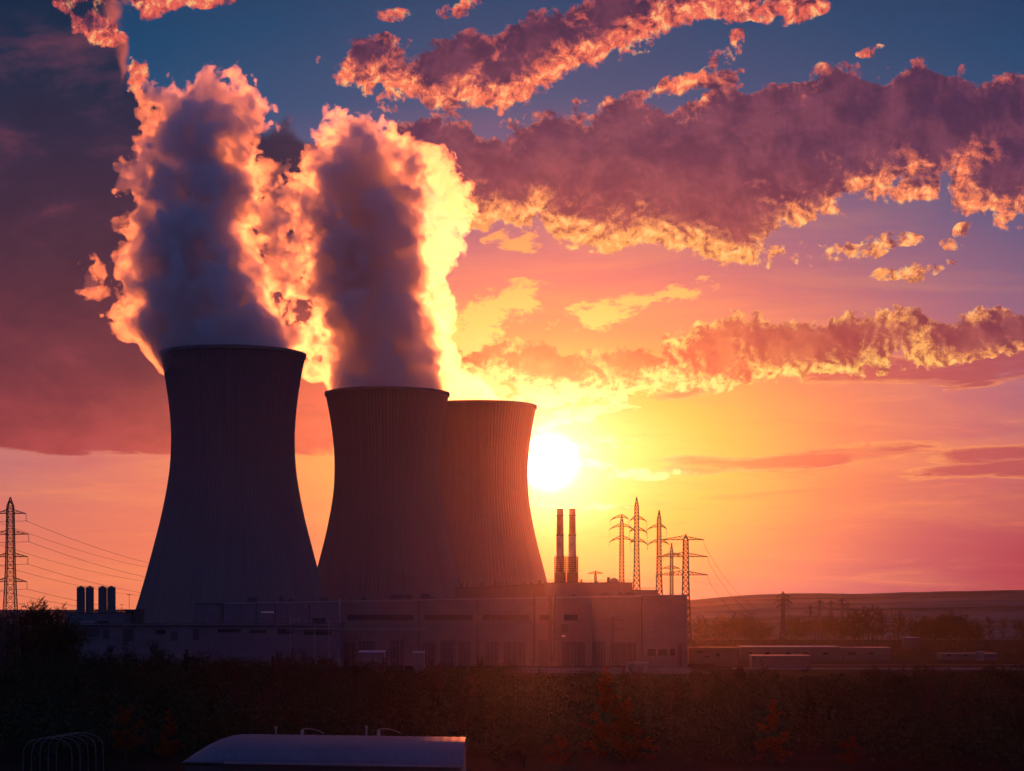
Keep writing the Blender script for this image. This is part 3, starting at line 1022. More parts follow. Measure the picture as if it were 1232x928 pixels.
# ---- twin chimneys
def chimney(px, label, D=985.0):
    x = PX(px, D)
    r_ = empty('chimney', (x, D, 0), label, 'chimney', 'twin chimneys')
    k = D / F
    def Z(y): return PZ(y, D)
    m_ = MB(); tube(m_.v, m_.f, Vector((0, 0, 0)), Vector((0, 0, Z(644))), 5.3 * k, 4.4 * k, 36); m_.build('lower_shaft', BRICK, r_, True)
    m_ = MB(); tube(m_.v, m_.f, Vector((0, 0, Z(644) + .01)), Vector((0, 0, Z(613))), 4.3 * k, 3.65 * k, 36); m_.build('upper_shaft', REDP, r_, True)
    for y_, rr2 in ((620.5, 4.5), (644, 4.8), (613.2, 3.9)):
        m_ = MB(); tube(m_.v, m_.f, Vector((0, 0, Z(y_) - .25)), Vector((0, 0, Z(y_) + .25)), rr2 * k, rr2 * k, 30); m_.build('ring_platform', LATT, r_)
    m_ = MB()
    for lev in range(12):
        z = Z(700) + (Z(671.5) - Z(700)) * lev / 11
        w = 6.6 * k
        m_.box(-w, w, -w, w, z - .12, z + .12)
        for i in range(9):
            for s_ in (-1, 1):
                q = -w + 2 * w * i / 8
                m_.box(q - .06, q + .06, s_ * w - .06, s_ * w + .06, z + .12, z + 1.2)
    for sx in (-1, 1):
        for sy in (-1, 1):
            m_.box(sx * 6.4 * k - .2, sx * 6.4 * k + .2, sy * 6.4 * k - .2, sy * 6.4 * k + .2, 0, Z(671) + .3)
    m_.build('service_frame', LATT, r_)
    m_ = MB().box(-5.6 * k, 5.6 * k, -5.4 * k, 5.4 * k, 0, Z(689))
    m_.build('flue_housing', CLADD, r_)
    m_ = MB(); m_.box(1.2, 1.5, -5.35 * k, -5.2 * k + .25, Z(671), Z(615)); m_.build('ladder', LATT, r_)


chimney(673.8, 'left one of the twin chimneys below the sun')
chimney(688.6, 'right one of the twin chimneys below the sun')


# ---------------------------------------------------------------- lattice pylons and cables
def pylon(px, D, top, wbase, wtop, arms, label, group, waist=0.62, thick=0.16, peak=3.0, rot=0.0, arch=False, name='pylon', cat='pylon', foot=0.0):
    """top: photo row of the tip; arms: list of (row, half span left px, half span right px)"""
    k = D / F
    H = PZ(top, D)
    x = PX(px, D)
    r_ = empty(name, (x, D, foot), label, cat, group, rot)
    wb, wt = wbase * k / 2, wtop * k / 2
    zw = H * waist

    def half(z):
        if z < zw:
            f_ = z / zw
            return wb + (wt * 1.15 - wb) * (1 - (1 - f_) ** 1.25)
        f_ = (z - zw) / (H - zw)
        return wt * 1.15 + (wt * .85 - wt * 1.15) * f_ if f_ < .86 else max(.08, wt * .85 * (1 - (f_ - .86) / .14))
    body = MB()
    lev = [0.0]
    while lev[-1] < H - .6:
        lev.append(min(H, lev[-1] + max(1.7, half(lev[-1]) * 1.75)))
    lev[-1] = H
    for z0, z1 in zip(lev, lev[1:]):
        a, b = half(z0), half(z1)
        cs0 = [(-a, -a), (a, -a), (a, a), (-a, a)]
        cs1 = [(-b, -b), (b, -b), (b, b), (-b, b)]
        for i in range(4):
            j = (i + 1) % 4
            P0, P1 = (*cs0[i], z0), (*cs1[i], z1)
            Q0, Q1 = (*cs0[j], z0), (*cs1[j], z1)
            body.bar(P0, P1, thick, 4)
            body.bar(P0, Q1, thick * .55, 3)
            body.bar(Q0, P1, thick * .55, 3)
            body.bar(P1, Q1, thick * .55, 3)
    body.build('lattice_mast', LATT, r_)
    tips = []
    for row, sl, sr in arms:
        z = PZ(row, D)
        h = half(z)
        for sgn, span in ((-1, sl * k), (1, sr * k)):
            if span <= 0: continue
            arm = MB()
            tip = Vector((sgn * span, 0, z - (span * .28 if arch else 0)))
            n = max(3, int(span / 2.2))
            rise = max(1.4, span * .16)
            for sy in (-1, 1):
                prevb = prevt = None
                for i in range(n + 1):
                    f_ = i / n
                    sag = -(f_ ** 2.2) * span * .28 if arch else 0
                    pb = Vector((sgn * (h + (span - h) * f_), sy * h * (1 - f_), z + sag))
                    pt = Vector((pb.x, sy * h * .6 * (1 - f_), z + rise * (1 - f_) + sag))
                    if prevb is not None:
                        arm.bar(prevb, pb, thick * .7, 3)
                        arm.bar(prevt, pt, thick * .7, 3)
                        arm.bar(prevb, pt, thick * .4, 3)
                    arm.bar(pb, pt, thick * .4, 3)
                    prevb, prevt = pb, pt
            arm.build('cross_arm', LATT, r_)
            ins = MB()
            for q in range(7):
                zz = tip.z - .25 - q * .34
                ins.bar((tip.x, 0, zz), (tip.x, 0, zz - .22), .17 if q % 2 == 0 else .09, 6)
            ins.build('insulator', GALV, r_)
            tips.append(Vector((x, D, foot)) + Matrix.Rotation(rot, 3, 'Z') @ Vector((tip.x, 0, tip.z - 2.6)))
    return tips


LG = 'transmission pylons'
armsL = [(618, 18, 19), (643, 24, 22), (670, 18, 21), (700, 22, 20)]
tL = pylon(12.5, 700, 598.5, 23, 8.2, armsL, 'tall lattice pylon at the left edge, among bare trees', LG, waist=.66, thick=.18)
# the next pylon of that line stands behind the nearest cooling tower
k2 = 1500 / 700
tB = pylon(300, 1500, 735 - (735 - 598.5) / k2, 23 / k2, 8.2 / k2, [(735 - (735 - r) / k2, a / k2, b / k2) for r, a, b in armsL], 'lattice pylon standing behind the nearest cooling tower', LG, waist=.66, thick=.3)
tR1 = pylon(748, 1040, 619, 15, 4.4, [(622.5, 14, 8), (633.5, 15, 15), (648.5, 15, 15)], 'leftmost of the five tall pylons right of the chimneys, with three drooping arms', LG, waist=.55, arch=True, thick=.3)
tR2 = pylon(766, 1000, 598, 16, 5.0, [(624.5, 8, 12), (638, 9, 13), (651.5, 8, 13)], 'tallest pylon, sharp tipped, second from the left in the group right of the chimneys', LG, waist=.60, arch=True, thick=.3)
tR3 = pylon(793, 1020, 614, 17, 4.6, [(634, 15, 9), (652, 14, 12)], 'sharp tipped pylon in the middle of the group right of the chimneys', LG, waist=.60, arch=True, thick=.3)
tR4 = pylon(808, 1120, 653.5, 9, 3.4, [(668, 10, 10), (684, 12, 10)], 'slender shorter pylon between the sharp tipped one and the wide armed one', LG, waist=.5, thick=.3)
tR5 = pylon(825, 985, 643, 15, 6.2, [(649.5, 30, 22), (670, 34, 27), (692, 36, 27)], 'wide armed pylon beside the right corner of the plain block', LG, waist=.66, thick=.3)
tS1 = pylon(716.5, 1500, 687, 6.5, 2.6, [(690, 9, 9)], 'small far pylon showing over the boiler house roof', LG, waist=.5, thick=.42, peak=1)
tS2 = pylon(942, 1300, 712, 11, 3.2, [(717, 8, 8), (723, 11, 11), (729, 8, 8)], 'dark small pylon standing alone before the far hills', LG, waist=.5, thick=.42, arch=True)
tF = []
for px_, D, tp, lab in ((975, 1800, 727, 'leftmost pylon of the small cluster before the far hills'), (986, 1720, 721, 'second from the left in the small cluster of far pylons'),
                        (1000, 1760, 722, 'third from the left in the small cluster of far pylons'), (1013, 1700, 719, 'tallest of the small cluster of far pylons'),
                        (1020, 1790, 724, 'rightmost of the small cluster of far pylons')):
    tF.append(pylon(px_, D, tp, 5.5, 2.2, [(tp + 4, 6, 6), (tp + 10, 8, 8)], lab, LG, waist=.5, thick=.26))
pylon(737, 850, 741, 11, 3.2, [(747, 14, 14), (758, 16, 16)], 'small dark pylon standing in front of the pale hall facade', LG, waist=.5, thick=.13)


def cable(p0, p1, sag, label, r=0.055, n=26):
    v, f = [], []
    pts = [p0.lerp(p1, i / n) - Vector((0, 0, sag * 4 * (i / n) * (1 - i / n))) for i in range(n + 1)]
    for a, b in zip(pts, pts[1:]):
        tube(v, f, a, b, r, r, 4, cap=False)
    o = mesh_obj('power_cable', v, f, LATT)
    tag(o, label, 'cable', 'power cables')


rows = ['top', 'second', 'third', 'lowest']
for i in range(8):
    side_ = 'left' if i % 2 == 0 else 'right'
    cable(tL[i], tB[i], 9, 'cable from the %s %s arm of the left edge pylon to behind the nearest tower' % (rows[i // 2], side_), r=.06)
for i in range(8):
    side_ = 'left' if i % 2 == 0 else 'right'
    cable(tL[i], tL[i] + Vector((-150, -120, 2)), 3, 'short cable end leaving the frame from the %s %s arm of the left edge pylon' % (rows[i // 2], side_), r=.06)
rr3 = ['top', 'middle', 'bottom']
for i in range(3):
    cable(tR5[2 * i + 1], tS2[2 * i + 1], 16, 'faint cable from the %s right arm of the wide armed pylon to the far hills' % rr3[i], r=.1)
for i in range(3):
    cable(tR1[2 * i + 1], tR2[2 * i], 2.0, 'short %s cable between the two leftmost pylons of the group' % rr3[i], r=.07)
for i in range(2):
    cable(tR2[2 * i + 1], tR3[2 * i], 2.0, '%s cable between the tallest pylon and its right neighbour' % ('upper' if i == 0 else 'lower'), r=.07)
cable(tR3[1], tR5[0], 2.5, 'upper cable reaching the wide armed pylon', r=.07)
cable(tR3[3], tR5[2], 2.5, 'lower cable reaching the wide armed pylon', r=.07)

# ---------------------------------------------------------------- far hills
def hills(name, D, rows_, mat, depth, seed, amp):
    """rows_: photo column -> photo row of the ridge"""
    xs = np.linspace(-900, 2200, 420)
    ridge = np.interp(xs, [r[0] for r in rows_], [r[1] for r in rows_])
    v, f = [], []
    J = 14
    for i, px_ in enumerate(xs):
        w = mnoise.fractal(Vector((px_ * .012, seed, 0)), 1.0, 2.0, 5) * amp
        zt = max(0.5, PZ(ridge[i] + w, D))
        for j in range(J):
            u = j / (J - 1)
            y = D - depth * (1 - u)
            s_ = u * u * (3 - 2 * u)
            zz = zt * s_ * (PZ(735, y) and 1) + mnoise.fractal(Vector((px_ * .01, y * .004, seed)), 1.0, 2.0, 4) * 3.0 * u * (1 - u) - .3 * (1 - u)
            v.append((PX(px_, y + 0.0) * 1.0, y, zz))
        v.append((PX(px_, D + 500), D + 500, -1))
    J += 1
    for i in range(len(xs) - 1):
        for j in range(J - 1):
            f.append((i * J + j, (i + 1) * J + j, (i + 1) * J + j + 1, i * J + j + 1))
    o = mesh_obj(name, v, f, mat, None, True)
    tag(o, kind='structure')


def field_mat(name):
    m = bpy.data.materials.new(name)
    m.use_nodes = True
    t = m.node_tree
    b = t.nodes['Principled BSDF']
    n = NT(t)
    pos = E(n, n.node('ShaderNodeTexCoord').outputs['Object'])
    st_ = n.noise(n.vmath('MULTIPLY', pos, (0.0012, 0.009, 0.0)), 1.0, 6, 0.65)
    vo = n.noise(n.vmath('MULTIPLY', pos, (0.004, 0.03, 0.0)), 1.0, 4, 0.7)
    c = n.mix(n.smooth(st_, 0.35, 0.65), (0.055, 0.050, 0.045, 1), (0.19, 0.16, 0.14, 1))
    c = n.mix(n.smooth(vo, 0.50, 0.64) * .8, c, (0.03, 0.032, 0.022, 1))
    n.put(b.inputs['Base Color'], c)
    b.inputs['Roughness'].default_value = 1.0
    b.inputs['Specular IOR Level'].default_value = 0.0
    return m


FIELD = field_mat('field_strips')
hills('far_hills', 2700, [(-900, 734), (300, 734), (700, 731), (830, 722), (900, 716.5), (960, 713.5), (1050, 714), (1130, 711.5), (1232, 709.5), (1600, 706), (2200, 712)], FIELD, 600, 3.3, 1.0)
hills('near_hills', 2050, [(-900, 734), (700, 734), (820, 733), (880, 728), (960, 725), (1060, 726), (1150, 722.5), (1232, 721), (1600, 718), (2200, 724)], FIELD, 350, 9.1, 1.2)


# ---------------------------------------------------------------- trees
def leaf_mat(name, a, b):
    m = bpy.data.materials.new(name)
    m.use_nodes = True
    t = m.node_tree
    p = t.nodes['Principled BSDF']
    n = NT(t)
    pos = E(n, n.node('ShaderNodeTexCoord').outputs['Object'])
    oi = n.node('ShaderNodeObjectInfo')
    f = n.noise(pos, 0.9, 3, 0.6)
    f = n.math('ADD', f * 0.8, E(n, oi.outputs['Random']) * 0.35)
    n.put(p.inputs['Base Color'], n.mix(n.smooth(f, 0.35, 0.85), tuple(a) + (1,), tuple(b) + (1,)))
    p.inputs['Roughness'].default_value = 0.8
    p.inputs['Specular IOR Level'].default_value = 0.0
    return m


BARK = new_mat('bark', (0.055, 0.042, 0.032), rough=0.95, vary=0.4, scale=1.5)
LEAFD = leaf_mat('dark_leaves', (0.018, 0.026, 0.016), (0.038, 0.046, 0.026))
LEAFR = leaf_mat('rusty_leaves', (0.11, 0.022, 0.012), (0.19, 0.045, 0.018))
TWIG = leaf_mat('bare_twigs', (0.040, 0.030, 0.024), (0.07, 0.05, 0.038))


def grow(seed, H, kind):
    """tapered trunk, limbs and a crown of leaf sized faces; returns (trunk verts, faces, crown verts, faces)"""
    r = random.Random(seed)
    tv, tf, cv, cf = [], [], [], []
    base = Vector((0, 0, -0.3))
    pts = [base]
    n = 7
    top = H * (0.94 if kind != 'round' else 0.72)
    for i in range(1, n + 1):
        pts.append(Vector((r.uniform(-1, 1) * H * .012 * i ** .7, r.uniform(-1, 1) * H * .012 * i ** .7, top * i / n)))
    r0 = H * .017
    for i, (a, b) in enumerate(zip(pts, pts[1:])):
        tube(tv, tf, a, b, r0 * (1 - i / n * .85), r0 * (1 - (i + 1) / n * .85), 6, cap=False)
    tips = []
    nl = {'round': 20, 'cone': 44, 'bare': 26}[kind]
    for k in range(nl):
        u = r.uniform(0.28, 0.98) if kind != 'cone' else r.uniform(0.08, 1.0)
        i = min(n - 1, int(u * n))
        p = pts[i].lerp(pts[i + 1], u * n - i)
        a = r.uniform(0, 2 * math.pi)
        if kind == 'cone':
            ln, up = H * (0.20 * (1 - u) + 0.02) * r.uniform(.7, 1.1), r.uniform(.2, .9)
        elif kind == 'round':
            ln, up = H * r.uniform(.16, .34) * (1.15 - .5 * abs(u - .55)), r.uniform(.2, 1.2)
        else:
            ln, up = H * r.uniform(.14, .30) * (1.1 - .6 * u), r.uniform(.6, 1.5)
        d = Vector((math.cos(a), math.sin(a), up)).normalized()
        mid = p + d * ln * .5 + Vector((0, 0, ln * .03))
        end = p + d * ln + Vector((0, 0, ln * .12))
        tube(tv, tf, p, mid, r0 * .32 * (1.1 - u), r0 * .2 * (1.1 - u), 4, cap=False)
        tube(tv, tf, mid, end, r0 * .2 * (1.1 - u), r0 * .06, 4, cap=False)
        tips += [(mid, d, ln), (end, d, ln)]
    if kind == 'bare':
        for p, d, ln in tips:
            for q in range(9):
                e = (d + Vector((r.gauss(0, .6), r.gauss(0, .6), r.gauss(0.25, .45)))).normalized()
                s = ln * r.uniform(.25, .55)
                a = p - d * ln * r.uniform(0, .35)
                tube(cv, cf, a, a + e * s, H * .0026, H * .0012, 3, cap=False)
                for w in range(3):
                    g_ = (e + Vector((r.gauss(0, .6), r.gauss(0, .6), r.gauss(.1, .4)))).normalized()
                    c = a + e * s * r.uniform(.3, .95)
                    tube(cv, cf, c, c + g_ * s * .5, H * .0018, H * .001, 3, cap=False)
        return tv, tf, cv, cf
    for p, d, ln in tips:
        cn = r.randrange(1, 4) if kind == 'round' else 2
        for q in range(cn):
            c = p + Vector((r.gauss(0, .25), r.gauss(0, .25), r.gauss(0, .2))) * ln
            rad = ln * r.uniform(.20, .42)
            for w in range(34 if kind == 'round' else 26):
                o = Vector((r.gauss(0, 1), r.gauss(0, 1), r.gauss(0, .8)))
                o = o.normalized() * rad * r.random() ** .4
                s = H * r.uniform(.008, .017)
                a1 = Vector((r.gauss(0, 1), r.gauss(0, 1), r.gauss(0, 1))).normalized() * s
                a2 = a1.cross(Vector((r.gauss(0, 1), r.gauss(0, 1), r.gauss(0, 1)))).normalized() * s * .7
                b = len(cv)
                m = c + o
                cv += [tuple(m - a1), tuple(m + a2), tuple(m + a1), tuple(m - a2)]
                cf.append((b, b + 1, b + 2, b + 3))
    return tv, tf, cv, cf


PROTO = {}
for kind, mat, cnt in (('round', LEAFD, 4), ('cone', LEAFD, 2), ('bare', TWIG, 4), ('rust', LEAFR, 3)):
    L = []
    for i in range(cnt):
        gk = 'cone' if (kind == 'rust' and i < 2) else ('round' if kind == 'rust' else kind)
        tv, tf, cv, cf = grow(100 + i * 7 + len(kind), 10.0, gk)
        tm = bpy.data.meshes.new('trunk'); tm.from_pydata([tuple(v) for v in tv], [], tf); tm.materials.append(BARK)
        cm = bpy.data.meshes.new('crown'); cm.from_pydata([tuple(v) for v in cv], [], cf); cm.materials.append(mat)
        L.append((tm, cm))
    PROTO[kind] = L
trnd = random.Random(5)


def tree(kind, px, D, py_top, label, group, zb=0.0, var=None, wide=1.0):
    """a tree whose tip reaches photo row py_top at distance D"""
    H = PZ(py_top, D) - zb
    L = PROTO[kind]
    tm, cm = L[trnd.randrange(len(L)) if var is None else var]
    name = {'round': 'leafy_tree', 'cone': 'conifer_tree', 'bare': 'bare_tree', 'rust': 'autumn_tree'}[kind]
    r_ = empty(name, (PX(px, D), D, zb), label, 'tree', group, trnd.uniform(0, 6.28))
    s = H / 10.0
    w = s * wide
    r_.scale = (w, w, s)
    for nm, me in (('trunk', tm), ('crown', cm)):
        o = bpy.data.objects.new(nm, me)
        COL.objects.link(o)
        o.parent = r_
    return r_


# left edge trees round the pylon
G1 = 'bare trees at the left edge'
for px_, yt in ((-6, 742), (4, 745), (14, 741), (22, 744), (30, 739), (37, 731), (43, 729), (50, 733), (57, 736), (63, 739), (70, 736), (77, 744), (-14, 738), (47, 741), (26, 747), (60, 745), (84, 752), (90, 756)):
    tree('bare' if px_ not in (30, 14, 57, 84) else 'round', px_, trnd.uniform(700, 790), yt - 4, 'dark tree among the skyline trees at the left edge, by the tall pylon', G1)
# trees far right, standing before the hills
G2 = 'far trees on the right'
for i in range(16):
    px_ = 838 + i * 5.6 + trnd.uniform(-2, 2)
    tree('round' if i % 2 else 'bare', px_, trnd.uniform(1300, 1700), trnd.uniform(739, 747), 'tree in the far row between the plain block and the lone dark pylon', G2, wide=1.15)
tree('round', 896, 1500, 735, 'taller round topped tree in the far row right of the plain block', None, wide=1.3)
for i in range(20):
    px_ = 948 + i * 3.6 + trnd.uniform(-2, 2)
    tree('round' if i % 3 else 'bare', px_, trnd.uniform(1500, 1900), trnd.uniform(740, 746), 'tree of the far thicket at the feet of the pylon cluster', 'far thicket under the pylons', wide=1.1)
for i, (px_, yt) in enumerate(((1028, 736), (1033, 734), (1039, 733), (1044, 732), (1050, 731), (1056, 733), (1061, 735), (1025, 739))):
    tree('bare', px_, 1250 + 20 * i, yt, 'tall bare tree in the feathery clump right of the pylon cluster', 'feathery clump of bare trees', wide=1.2)
for px_, yt in ((1076, 738), (1081, 737), (1086, 741)):
    tree('bare', px_, 1500, yt, 'bare tree of the small isolated clump right of the feathery clump', 'small clump of bare trees', wide=1.1)
for i in range(22):
    px_ = 1098 + i * 3.9
    yt = float(np.interp(px_, [1098, 1110, 1125, 1148, 1165, 1182], [742, 741, 740, 734, 744, 752])) + trnd.uniform(-1.5, 3)
    tree('round' if i % 3 else 'bare', px_, trnd.uniform(1380, 1500), yt, 'tree in the long dark clump near the right edge', 'long dark clump of trees', wide=1.15)
for i, (px_, yt) in enumerate(((1190, 743), (1207, 744), (1222, 747), (1230, 745), (1238, 746))):
    tree('bare', px_, 1500, yt, 'small bare tree at the right edge beyond the long dark clump', 'right edge bare trees', wide=1.2)
# rust coloured trees in front
tree('rust', 733, 332, 797, 'tall rust coloured tree in the foreground below the plain block', None, var=0, wide=1.3)
tree('rust', 756, 326, 836, 'broad rust coloured tree leaning on the tall one in the foreground', None, var=1, wide=1.5)
tree('rust', 674, 305, 881, 'small rust coloured tree right of the arched warehouse', None, var=2, wide=1.0)
tree('rust', 928, 326, 838, 'rust coloured spire shaped tree in the right foreground', None, var=0, wide=1.3)
tree('rust', 1020, 310, 882, 'low rounded rusty tree in the lower right foreground', None, var=2, wide=1.2)
tree('rust', 152, 328, 842, 'rusty tree in the dark wood at lower left', None, var=2, wide=0.9)
tree('rust', 203, 330, 850, 'rusty tree just above the left end of the arched warehouse', None, var=1, wide=1.1)
# the wood in the foreground
n_ = 0
spots = []
G3 = 'trees of the dark foreground wood'


def wood_top(px_):
    return float(np.interp(px_, [0, 75, 200, 400, 560, 700, 830, 1000, 1232], [766, 772, 776, 784, 796, 806, 800, 806, 806]))


while n_ < 175:
    D = 318 + 500 * trnd.random() ** 1.3
    px_ = trnd.uniform(-20, 1252)
    lo = wood_top(px_) + 14 * mnoise.noise(Vector((px_ * .03, 3.3, 0)))
    H = trnd.uniform(8.5, 14.5)
    yt = HOR + (CAMZ - H) / D * F
    if yt < lo:
        yt = lo + trnd.random() ** 2 * 26 - (9 * trnd.random() if trnd.random() < .35 else 1)
        H = CAMZ - (yt - HOR) * D / F
    if H < 4: continue
    if 190 < px_ < 590 and D < 345: continue
    x = PX(px_, D)
    if any((x - a) ** 2 + (D - b) ** 2 < 22 for a, b in spots): continue
    if D < 345 and yt > 905: continue
    if any(abs(px_ - q) < w_ and D < 400 for q, w_ in ((740, 60), (674, 34), (928, 44), (1020, 34), (178, 60))): continue
    spots.append((x, D))
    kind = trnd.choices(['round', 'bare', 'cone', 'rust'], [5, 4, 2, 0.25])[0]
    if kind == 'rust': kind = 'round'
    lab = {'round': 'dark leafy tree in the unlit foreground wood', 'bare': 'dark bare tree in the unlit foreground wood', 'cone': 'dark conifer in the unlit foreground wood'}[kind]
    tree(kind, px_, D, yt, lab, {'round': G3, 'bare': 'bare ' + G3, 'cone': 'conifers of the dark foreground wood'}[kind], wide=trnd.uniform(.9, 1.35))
    n_ += 1

# everything between them: one mass of underwood
def woodland(name, N, seed, rnge, label, mat):
    r = np.random.RandomState(seed)
    V, Fc = [], []
    made = 0
    while made < N:
        D, px_, H = rnge(r)
        if H is None: continue
        made += 1
        m = 46
        kz = r.uniform(.40, .60)
        c = np.array([PX(px_, D), D, 0.0])
        d = r.normal(size=(m, 3)); d /= np.linalg.norm(d, axis=1)[:, None]
        rad = H * .34 * r.rand(m) ** .35
        p = d * rad[:, None] * np.array([1, 1, 1.25]) + np.array([0, 0, H * kz]) + c
        p[:, 2] = np.clip(p[:, 2], 0.2, None)
        s = H * r.uniform(.03, .055, size=(m, 1))
        a1 = r.normal(size=(m, 3)); a1 /= np.linalg.norm(a1, axis=1)[:, None]
        a2 = np.cross(a1, r.normal(size=(m, 3))); a2 /= np.linalg.norm(a2, axis=1)[:, None]
        V.append(np.stack([p - a1 * s, p + a2 * s * .7, p + a1 * s, p - a2 * s * .7], 1).reshape(-1, 3))
    V = np.concatenate(V)
    nf = len(V) // 4
    me = bpy.data.meshes.new(name)
    me.vertices.add(len(V)); me.vertices.foreach_set('co', V.ravel())
    me.loops.add(nf * 4); me.loops.foreach_set('vertex_index', np.arange(nf * 4))
    me.polygons.add(nf); me.polygons.foreach_set('loop_start', np.arange(0, nf * 4, 4)); me.polygons.foreach_set('loop_total', np.full(nf, 4))
    me.update()
    me.materials.append(mat)
    o = bpy.data.objects.new(name, me)
    COL.objects.link(o)
    tag(o, label, kind='stuff')


def rg1(r):
    D = 312 + 520 * r.rand()
    px_ = r.uniform(-60, 1290)
    if 190 < px_ < 590 and D < 330: return D, px_, None
    lo = wood_top(px_) + 14 * mnoise.noise(Vector((px_ * .03, 3.3, 0)))
    H = min(r.uniform(3, 11), CAMZ - (lo + 4 + 14 * r.rand() ** 2 - HOR) * D / F)
    if any(abs(px_ - q) < w_ and D < 332 for q, w_ in ((740, 50), (674, 30), (928, 40), (1020, 30), (178, 50))): return D, px_, None
    if D > 760 and 820 < px_ < 1240: return D, px_, None
    return (D, px_, H if H > 2.0 else None)


def rg2(r):
    D = 1060 + 900 * r.rand()
    px_ = r.uniform(835, 1300)
    return (D, px_, r.uniform(4, 9) * (0.75 + 0.7 * mnoise.noise(Vector((px_ * .03, D * .01, 2)))))


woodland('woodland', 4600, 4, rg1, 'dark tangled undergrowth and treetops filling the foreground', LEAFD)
woodland('far_thickets', 2200, 6, rg2, 'low dark thickets on the plain before the far hills', TWIG)

# ---------------------------------------------------------------- foreground warehouse with arched roof
def warehouse():
    x0, x1 = PX(238, 250), PX(560, 250)
    r_ = empty('arched_warehouse', ((x0 + x1) / 2, 250, 0), 'long warehouse with a blue grey arched sheet roof at the bottom of the picture', 'warehouse')
    zr, ze, hw = PZ(884, 250), 6.9, 12.0
    K, M = 24, 60
    v, f = [], []
    for i in range(M + 1):
        u = i / M
        x = x0 + (x1 - x0) * u
        # the left end is drawn down into a rounded nose
        e = min(1.0, u / 0.17)
        sc = math.sin(e * math.pi / 2) ** .8
        tilt = -0.45 * u
        for j in range(K + 1):
            a = math.pi * j / K
            y = 250 - hw * math.cos(a)
            z = ze + (zr - ze) * (math.sin(a) ** .85) * (0.06 + .94 * sc) + tilt
            v.append((x, y, z + 0.035 * (i % 2)))
    for i in range(M):
        for j in range(K):
            f.append((i * (K + 1) + j, (i + 1) * (K + 1) + j, (i + 1) * (K + 1) + j + 1, i * (K + 1) + j + 1))
    mesh_obj('roof', v, f, WHROOF, r_)
    m = MB(); m.box(x0 + .3, x1 - .3, 238.4, 238.7, 0, ze - .5); m.build('wall', CLADD, r_)
    m = MB(); m.box(x0 + .3, x1 - .3, 261.4, 261.7, 0, ze - .5); m.build('wall', CLADD, r_)
    v = [(x1 - .2, 250 - hw * math.cos(math.pi * j / K), ze - .47 + (zr - ze) * (math.sin(math.pi * j / K) ** .85)) for j in range(K + 1)] + [(x1 - .2, 262, 0), (x1 - .2, 238, 0)]
    n = len(v)
    v2 = v + [(a - .3, b, c) for a, b, c in v]
    f = [tuple(range(n)), tuple(range(2 * n - 1, n - 1, -1))] + [(i, n + i, n + (i + 1) % n, (i + 1) % n) for i in range(n)]
    mesh_obj('gable_wall', v2, f, CLADB, r_)
    m = MB()
    for i in range(1, 9):
        x = x0 + (x1 - x0) * i / 9
    m.hexa([(x0 + 5, 237.6, ze - .15), (x1, 237.6, ze - .6), (x1, 238.3, ze - .6), (x0 + 5, 238.3, ze - .15), (x0 + 5, 237.6, ze + .1), (x1, 237.6, ze - .35), (x1, 238.3, ze - .35), (x0 + 5, 238.3, ze + .1)])
    m.build('gutter', TRIM, r_)
    zt = zr - .25
    for px_, h in ((332, 1.0), (441, 1.1)):
        m = MB(); m.bar((PX(px_, 250), 250, zt - .5), (PX(px_, 250), 250, zt + h), .10, 8); m.bar((PX(px_, 250), 250, zt + h), (PX(px_, 250), 250, zt + h + .25), .2, 8); m.build('vent_pipe', TRIM, r_)
    for a, b in ((363, 390), (455, 482)):
        m = MB()
        xa, xb = PX(a, 250), PX(b, 250)
        m.box(xa - .15, xa + .25, 249.8, 250.2, zt - .4, zt + .8)
        pr = None
        for i in range(11):
            q = i / 10
            P_ = (xa + (xb - xa) * q, 250, zt + .7 + .35 * math.sin(math.pi * (q * .6 + .2)) - .5 * q * q)
            if pr: m.bar(pr, P_, .05, 5)
            pr = P_
        m.build('bent_pipe', TRIM, r_)
    under(r_)


WHROOF = clad_mat('arched_roof_sheet', (0.085, 0.15, 0.21), step=0.9, depth=0.35)
warehouse()
# hoop frame left of it
hf = empty('hoop_frame', (PX(70, 300), 300, 0), 'bare pipe hoops of an uncovered tunnel shed at the lower left', 'frame')
for i in range(5):
    m = MB()
    y = 292 + i * 3.2
    pr = None
    for j in range(13):
        a = math.pi * j / 12
        P_ = (PX(72, 300) + i * .5 - 3.6 * math.cos(a), y, 3.4 + 3.0 * math.sin(a) ** .6)
        if pr: m.bar(pr, P_, .06, 5)
        pr = P_
    m.bar((PX(72, 300) + i * .5 - 3.6, y, 0), (PX(72, 300) + i * .5 - 3.6, y, 3.4), .06, 5)
    m.bar((PX(72, 300) + i * .5 + 3.6, y, 0), (PX(72, 300) + i * .5 + 3.6, y, 3.4), .06, 5)
    m.build('hoop', GALV, hf)
m = MB(); m.bar((PX(72, 300), 292, 6.4), (PX(72, 300) + 2, 304.8, 6.4), .06, 5); m.build('ridge_pipe', GALV, hf)
under(hf)


